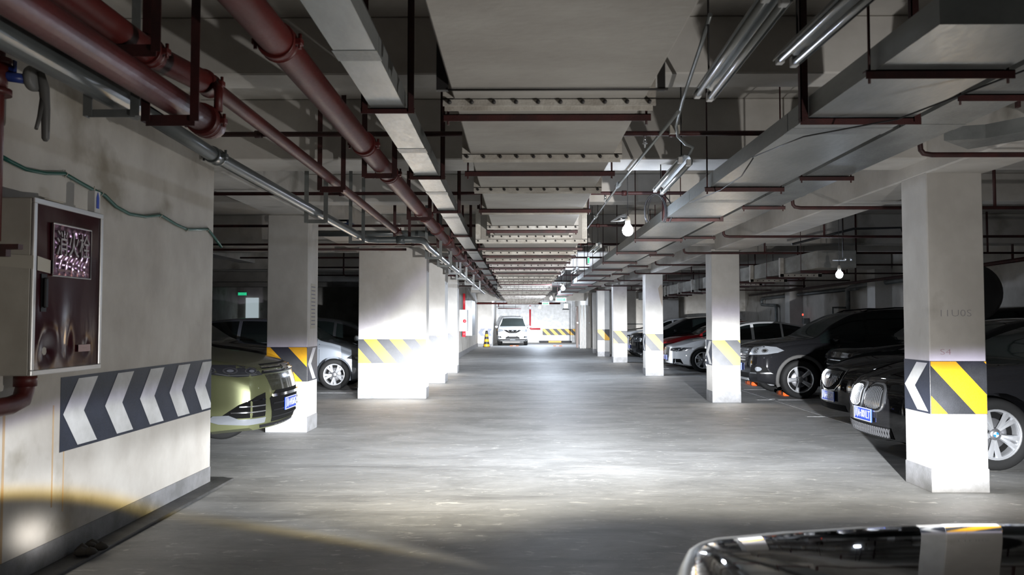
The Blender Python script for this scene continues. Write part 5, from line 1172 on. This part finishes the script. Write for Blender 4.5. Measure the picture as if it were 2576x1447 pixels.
# --- black saloon with twin kidney grille, nearest right
def rr_(u0, u1, z0, z1, k=.35, n=4):
    out = []; cu, cz = (u1 - u0) * k, (z1 - z0) * k
    for (cx_, cy_, a0) in ((u1 - cu, z1 - cz, 0), (u0 + cu, z1 - cz, 90), (u0 + cu, z0 + cz, 180), (u1 - cu, z0 + cz, 270)):
        for j in range(n + 1): a = R(a0 + 90 * j / n); out.append((cx_ + cu * math.cos(a), cy_ + cz * math.sin(a)))
    return out
def f_bmw(C):
    P = C['patch']
    for s in (1, -1):
        fr_ = P('kidney_frame', mat('grille_chrome', (.30, .31, .33), .22, metal=.9), rr_(1.5, 23, .50, .80), off=.012, thick=.03, side=s)
        g = P('kidney_grille', matte_m, rr_(3.0, 21.4, .515, .785), off=.018, thick=.01, side=s)
        for k in range(10):
            u = 4.4 + 1.72 * k; e = .02 + .05 * (abs(u - 12.2) / 9) ** 3
            P('grille_bar', mat('grille_chrome', (.30, .31, .33), .22, metal=.9), [(u - .33, .515 + e), (u + .33, .515 + e), (u + .33, .785 - e), (u - .28, .785 - e)], off=.030, thick=.02, side=s, parent=g)
    lamp_set(C, [(46, .68), (56, .68), (66, .74), (71, .83), (60, .83), (48, .77)], 3)
    m_ = P('lower_grille', matte_m, [(-30, .25), (30, .25), (28, .36), (-28, .36)], off=.006)
    for k in range(24): P('mesh_bar', mat('mesh_grey', (.10, .10, .105), .4, metal=.3), [(-28 + 2.3 * k, .255), (-27.4 + 2.3 * k, .255), (-25.4 + 2.3 * k, .35), (-26 + 2.3 * k, .35)], off=.014, thick=.01, parent=m_)
    for k in range(24): P('mesh_bar', mat('mesh_grey', (.10, .10, .105), .4, metal=.3), [(-25.4 + 2.3 * k, .255), (-26 + 2.3 * k, .255), (-28 + 2.3 * k, .35), (-27.4 + 2.3 * k, .35)], off=.0145, thick=.01, parent=m_)
    P('bumper_lip', dark_m, [(-36, .19), (36, .19), (36, .235), (-36, .235)], off=.02)
    P('tow_cap', dark_m, [(11, .44), (16, .44), (16, .50), (11, .50)], off=.012)
    C['plate'](.455, '川A·001LT')
bmw = build_car('car', 'black saloon with twin kidney grille and many-spoked wheel, behind the nearest right column', 'car', (3.70, 8.98, 0), math.pi,
    sedan(L=4.90, W=1.88, H=1.47, paint=blackp, features=f_bmw, style='double', nsp=5, wr=.352, tw=.24, bow=.24, top=[(0, .80), (-.03, .83), (-.12, .86), (-.5, .95), (-1.0, 1.02), (-1.38, 1.05), (-1.8, 1.29), (-2.2, 1.42), (-2.6, 1.465), (-2.9, 1.47), (-3.55, 1.38), (-4.28, 1.10), (-4.6, 1.08), (-4.84, 1.04), (-4.9, .95)], belt=[(0, .70), (-.12, .78), (-.5, .86), (-1.38, .94), (-3.2, .96), (-4.5, .98), (-4.9, .88)], arch=None))
# round badge in the near wheels
for o in [c for c in bmw.children if c.name.startswith('wheel')]:
    for q in range(4):
        mb = MB(); a0 = math.pi / 2 * q; mb.poly([(0,   .0925, 0)] + [(.026 * math.cos(a0 + math.pi / 2 * j / 6), .0925, .026 * math.sin(a0 + math.pi / 2 * j / 6)) for j in range(7)], (0, -.004, 0))
        mb.build('badge_quarter', (pltxt_m, mat('badge_blue', (.02, .15, .6), .3))[q % 2], o, world=False)

# --- black off-road car parked deeper between the ribbed-grille car and the second column
build_car('car', 'black off-road car set back between the ribbed-grille car and the second right column', 'car', (5.25, 13.9, 0), math.pi,
    suv(L=4.6, W=1.86, H=1.70, paint=blackp, features=f_plain(.5, '', (.6, .84, 22), (.80, .95), 3), fine=False))

# --- white saloon with tall trapezoid grille
def f_audi(C):
    P = C['patch']
    g = P('grille', dark_m, [(-15, .30), (15, .30), (21, .46), (22, .66), (19, .70), (-19, .70), (-22, .66), (-21, .46)], off=.010, thick=.03)
    bars_h(C, g, chrome_m, -18, 18, .32, .69, 9, .010, .022)
    lamp_set(C, [(26, .60), (44, .585), (58, .62), (66, .70), (46, .70), (27, .665)], 2, drl=[(52, .62), (62, .655), (64, .69), (54, .68)])
    for s in (1, -1): P('side_intake', matte_m, [(34, .24), (52, .24), (49, .38), (36, .38)], off=.004, side=s)
    C['plate'](.40, '')
whitep = paint('white_car_paint', (.78, .79, .80))
build_car('car', 'white saloon with tall dark grille between the second and third right columns', 'car', (4.27, 24.35, 0), math.pi,
    sedan(L=4.93, W=1.87, H=1.46, paint=whitep, features=f_audi, style='double', nsp=5, wr=.34, beltm=chrome_m))
build_car('car', 'dark red car beside the white saloon, mostly behind the second column', 'car', (4.28, 26.9, 0), math.pi,
    sedan(L=4.6, W=1.80, H=1.47, paint=paint('dark_red_car_paint', (.16, .008, .010)), features=f_plain(.42, '', (.46, .62, 22), (.62, .76), 3), fine=False, bow=.26,
        top=[(0, .74), (-.03, .77), (-.12, .81), (-.5, .92), (-1.0, .99), (-1.32, 1.03), (-1.75, 1.27), (-2.18, 1.41), (-2.6, 1.465), (-2.9, 1.47), (-3.25, 1.40), (-3.98, 1.08), (-4.3, 1.07), (-4.54, 1.03), (-4.6, .95)]))
build_car('car', 'black car with a blue plate showing between the third and fourth right columns', 'car', (4.10, 31.1, 0), math.pi,
    suv(L=4.5, W=1.82, H=1.62, paint=blackp, features=f_plain(.50, '', (.60, .84, 20), (.68, .90), 4), fine=False))
build_car('car', 'white car furthest along the right row, behind the fourth column', 'car', (3.95, 34.0, 0), math.pi,
    suv(L=4.5, W=1.80, H=1.60, paint=whitep, features=f_plain(.50, '', (.60, .84, 20), (.74, .90), 3), fine=False))

# --- white off-road car at the end of the aisle, facing the camera
def f_xtrail(C):
    P = C['patch']
    v = P('grille', dark_m, [(-32, .93), (32, .93), (20, .80), (11, .735), (-11, .735), (-20, .80)], off=.008)
    P('v_chrome', chrome_m, [(-20, .93), (-15, .93), (-5, .76), (5, .76), (15, .93), (20, .93), (9, .73), (-9, .73)], off=.03, thick=.02, parent=v)
    P('emblem', chrome_m, [(4.5 * math.cos(t), .85 + .06 * math.sin(t)) for t in [math.pi * k / 8 for k in range(16)]], off=.045, thick=.02)
    for s in (1, -1):
        P('headlamp', lens_m, [(31, .86), (46, .80), (56, .86), (60, .98), (50, .99), (33, .94)], off=.010, side=s)
        f = P('fog_surround', dark_m, [(35, .46), (46, .46), (49, .55), (38, .56)], off=.010, side=s)
        P('fog_lamp', lens_m, [(42 + 3 * math.cos(t), .508 + .035 * math.sin(t)) for t in [math.pi * k / 6 for k in range(12)]], off=.02, thick=.02, side=s, parent=f)
        MB().tube([(x_, s * .58, roofz(C, x_, .58) + dz_) for x_, dz_ in ((-2.15, -.01), (-2.3, .03), (-2.8, .035), (-3.4, .035), (-3.8, .03), (-3.95, -.01))], .016, 8).build('roof_rail', chrome_m, C['root'], world=False)
    P('lower_grille', dark_m, [(-24, .40), (24, .40), (22, .50), (12, .585), (-12, .585), (-22, .50)], off=.008)
    P('lower_bumper', dark_m, [(-52, .27), (52, .27), (52, .385), (-52, .385)], off=.010)
    P('skid_strip', chrome_m, [(-9, .34), (9, .34), (9, .375), (-9, .375)], off=.02)
    p = C['plate'](.61, '')
build_car('car', 'white off-road car facing the camera at the far end of the aisle', 'car', (-.46, 48.7, 0), -math.pi / 2,
    suv(L=4.64, W=1.83, H=1.72, paint=whitep, features=f_xtrail, bow=.20))

# --- the black car beside the camera whose right lamp lights the place
def f_own(C):
    P = C['patch']
    g = P('grille', dark_m, [(-20, .50), (20, .50), (22, .74), (-22, .74)], off=.006); bars_h(C, g, chrome_m, -20, 20, .52, .73, 5, .014, .02)
    for s in (1, -1):
        a = P('headlamp', lensd_m, [(27, .62), (46, .60), (60, .68), (66, .84), (48, .82), (30, .74)], off=.006, thick=.03, side=s)
        P('lamp_reflector', lens_m, [(45 + 6 * math.cos(t), .715 + .06 * math.sin(t)) for t in [math.pi * k / 8 for k in range(16)]], off=.012, thick=.01, side=s, parent=a)
        P('lamp_rim', chrome_m, [(38, .63), (58, .70), (58, .715), (38, .645)], off=.016, thick=.01, side=s, parent=a)
    C['plate'](.42, '')
build_car('car', 'black car beside the camera, only its glossy hood and fender corner in view', 'car', (1.14, 2.34, 0), math.pi / 2,
    sedan(L=4.7, W=1.88, H=1.48, paint=paint('own_black', (.006, .006, .007), rough=.2), features=f_own, bow=.30, wr=.34,
        top=[(0, .80), (-.03, .84), (-.12, .905), (-.45, 1.007), (-.9, 1.045), (-1.40, 1.06), (-1.8, 1.30), (-2.2, 1.42), (-2.6, 1.475), (-2.9, 1.48), (-3.3, 1.40), (-4.1, 1.10), (-4.4, 1.08), (-4.64, 1.04), (-4.7, .95)],
        belt=[(0, .685), (-.12, .77), (-.45, .835), (-1.4, .92), (-3.2, .97), (-4.3, .98), (-4.7, .88)], cowl=-1.40, wins=[(-1.52, -2.28), (-2.36, -3.0), (-3.08, -3.7)]))
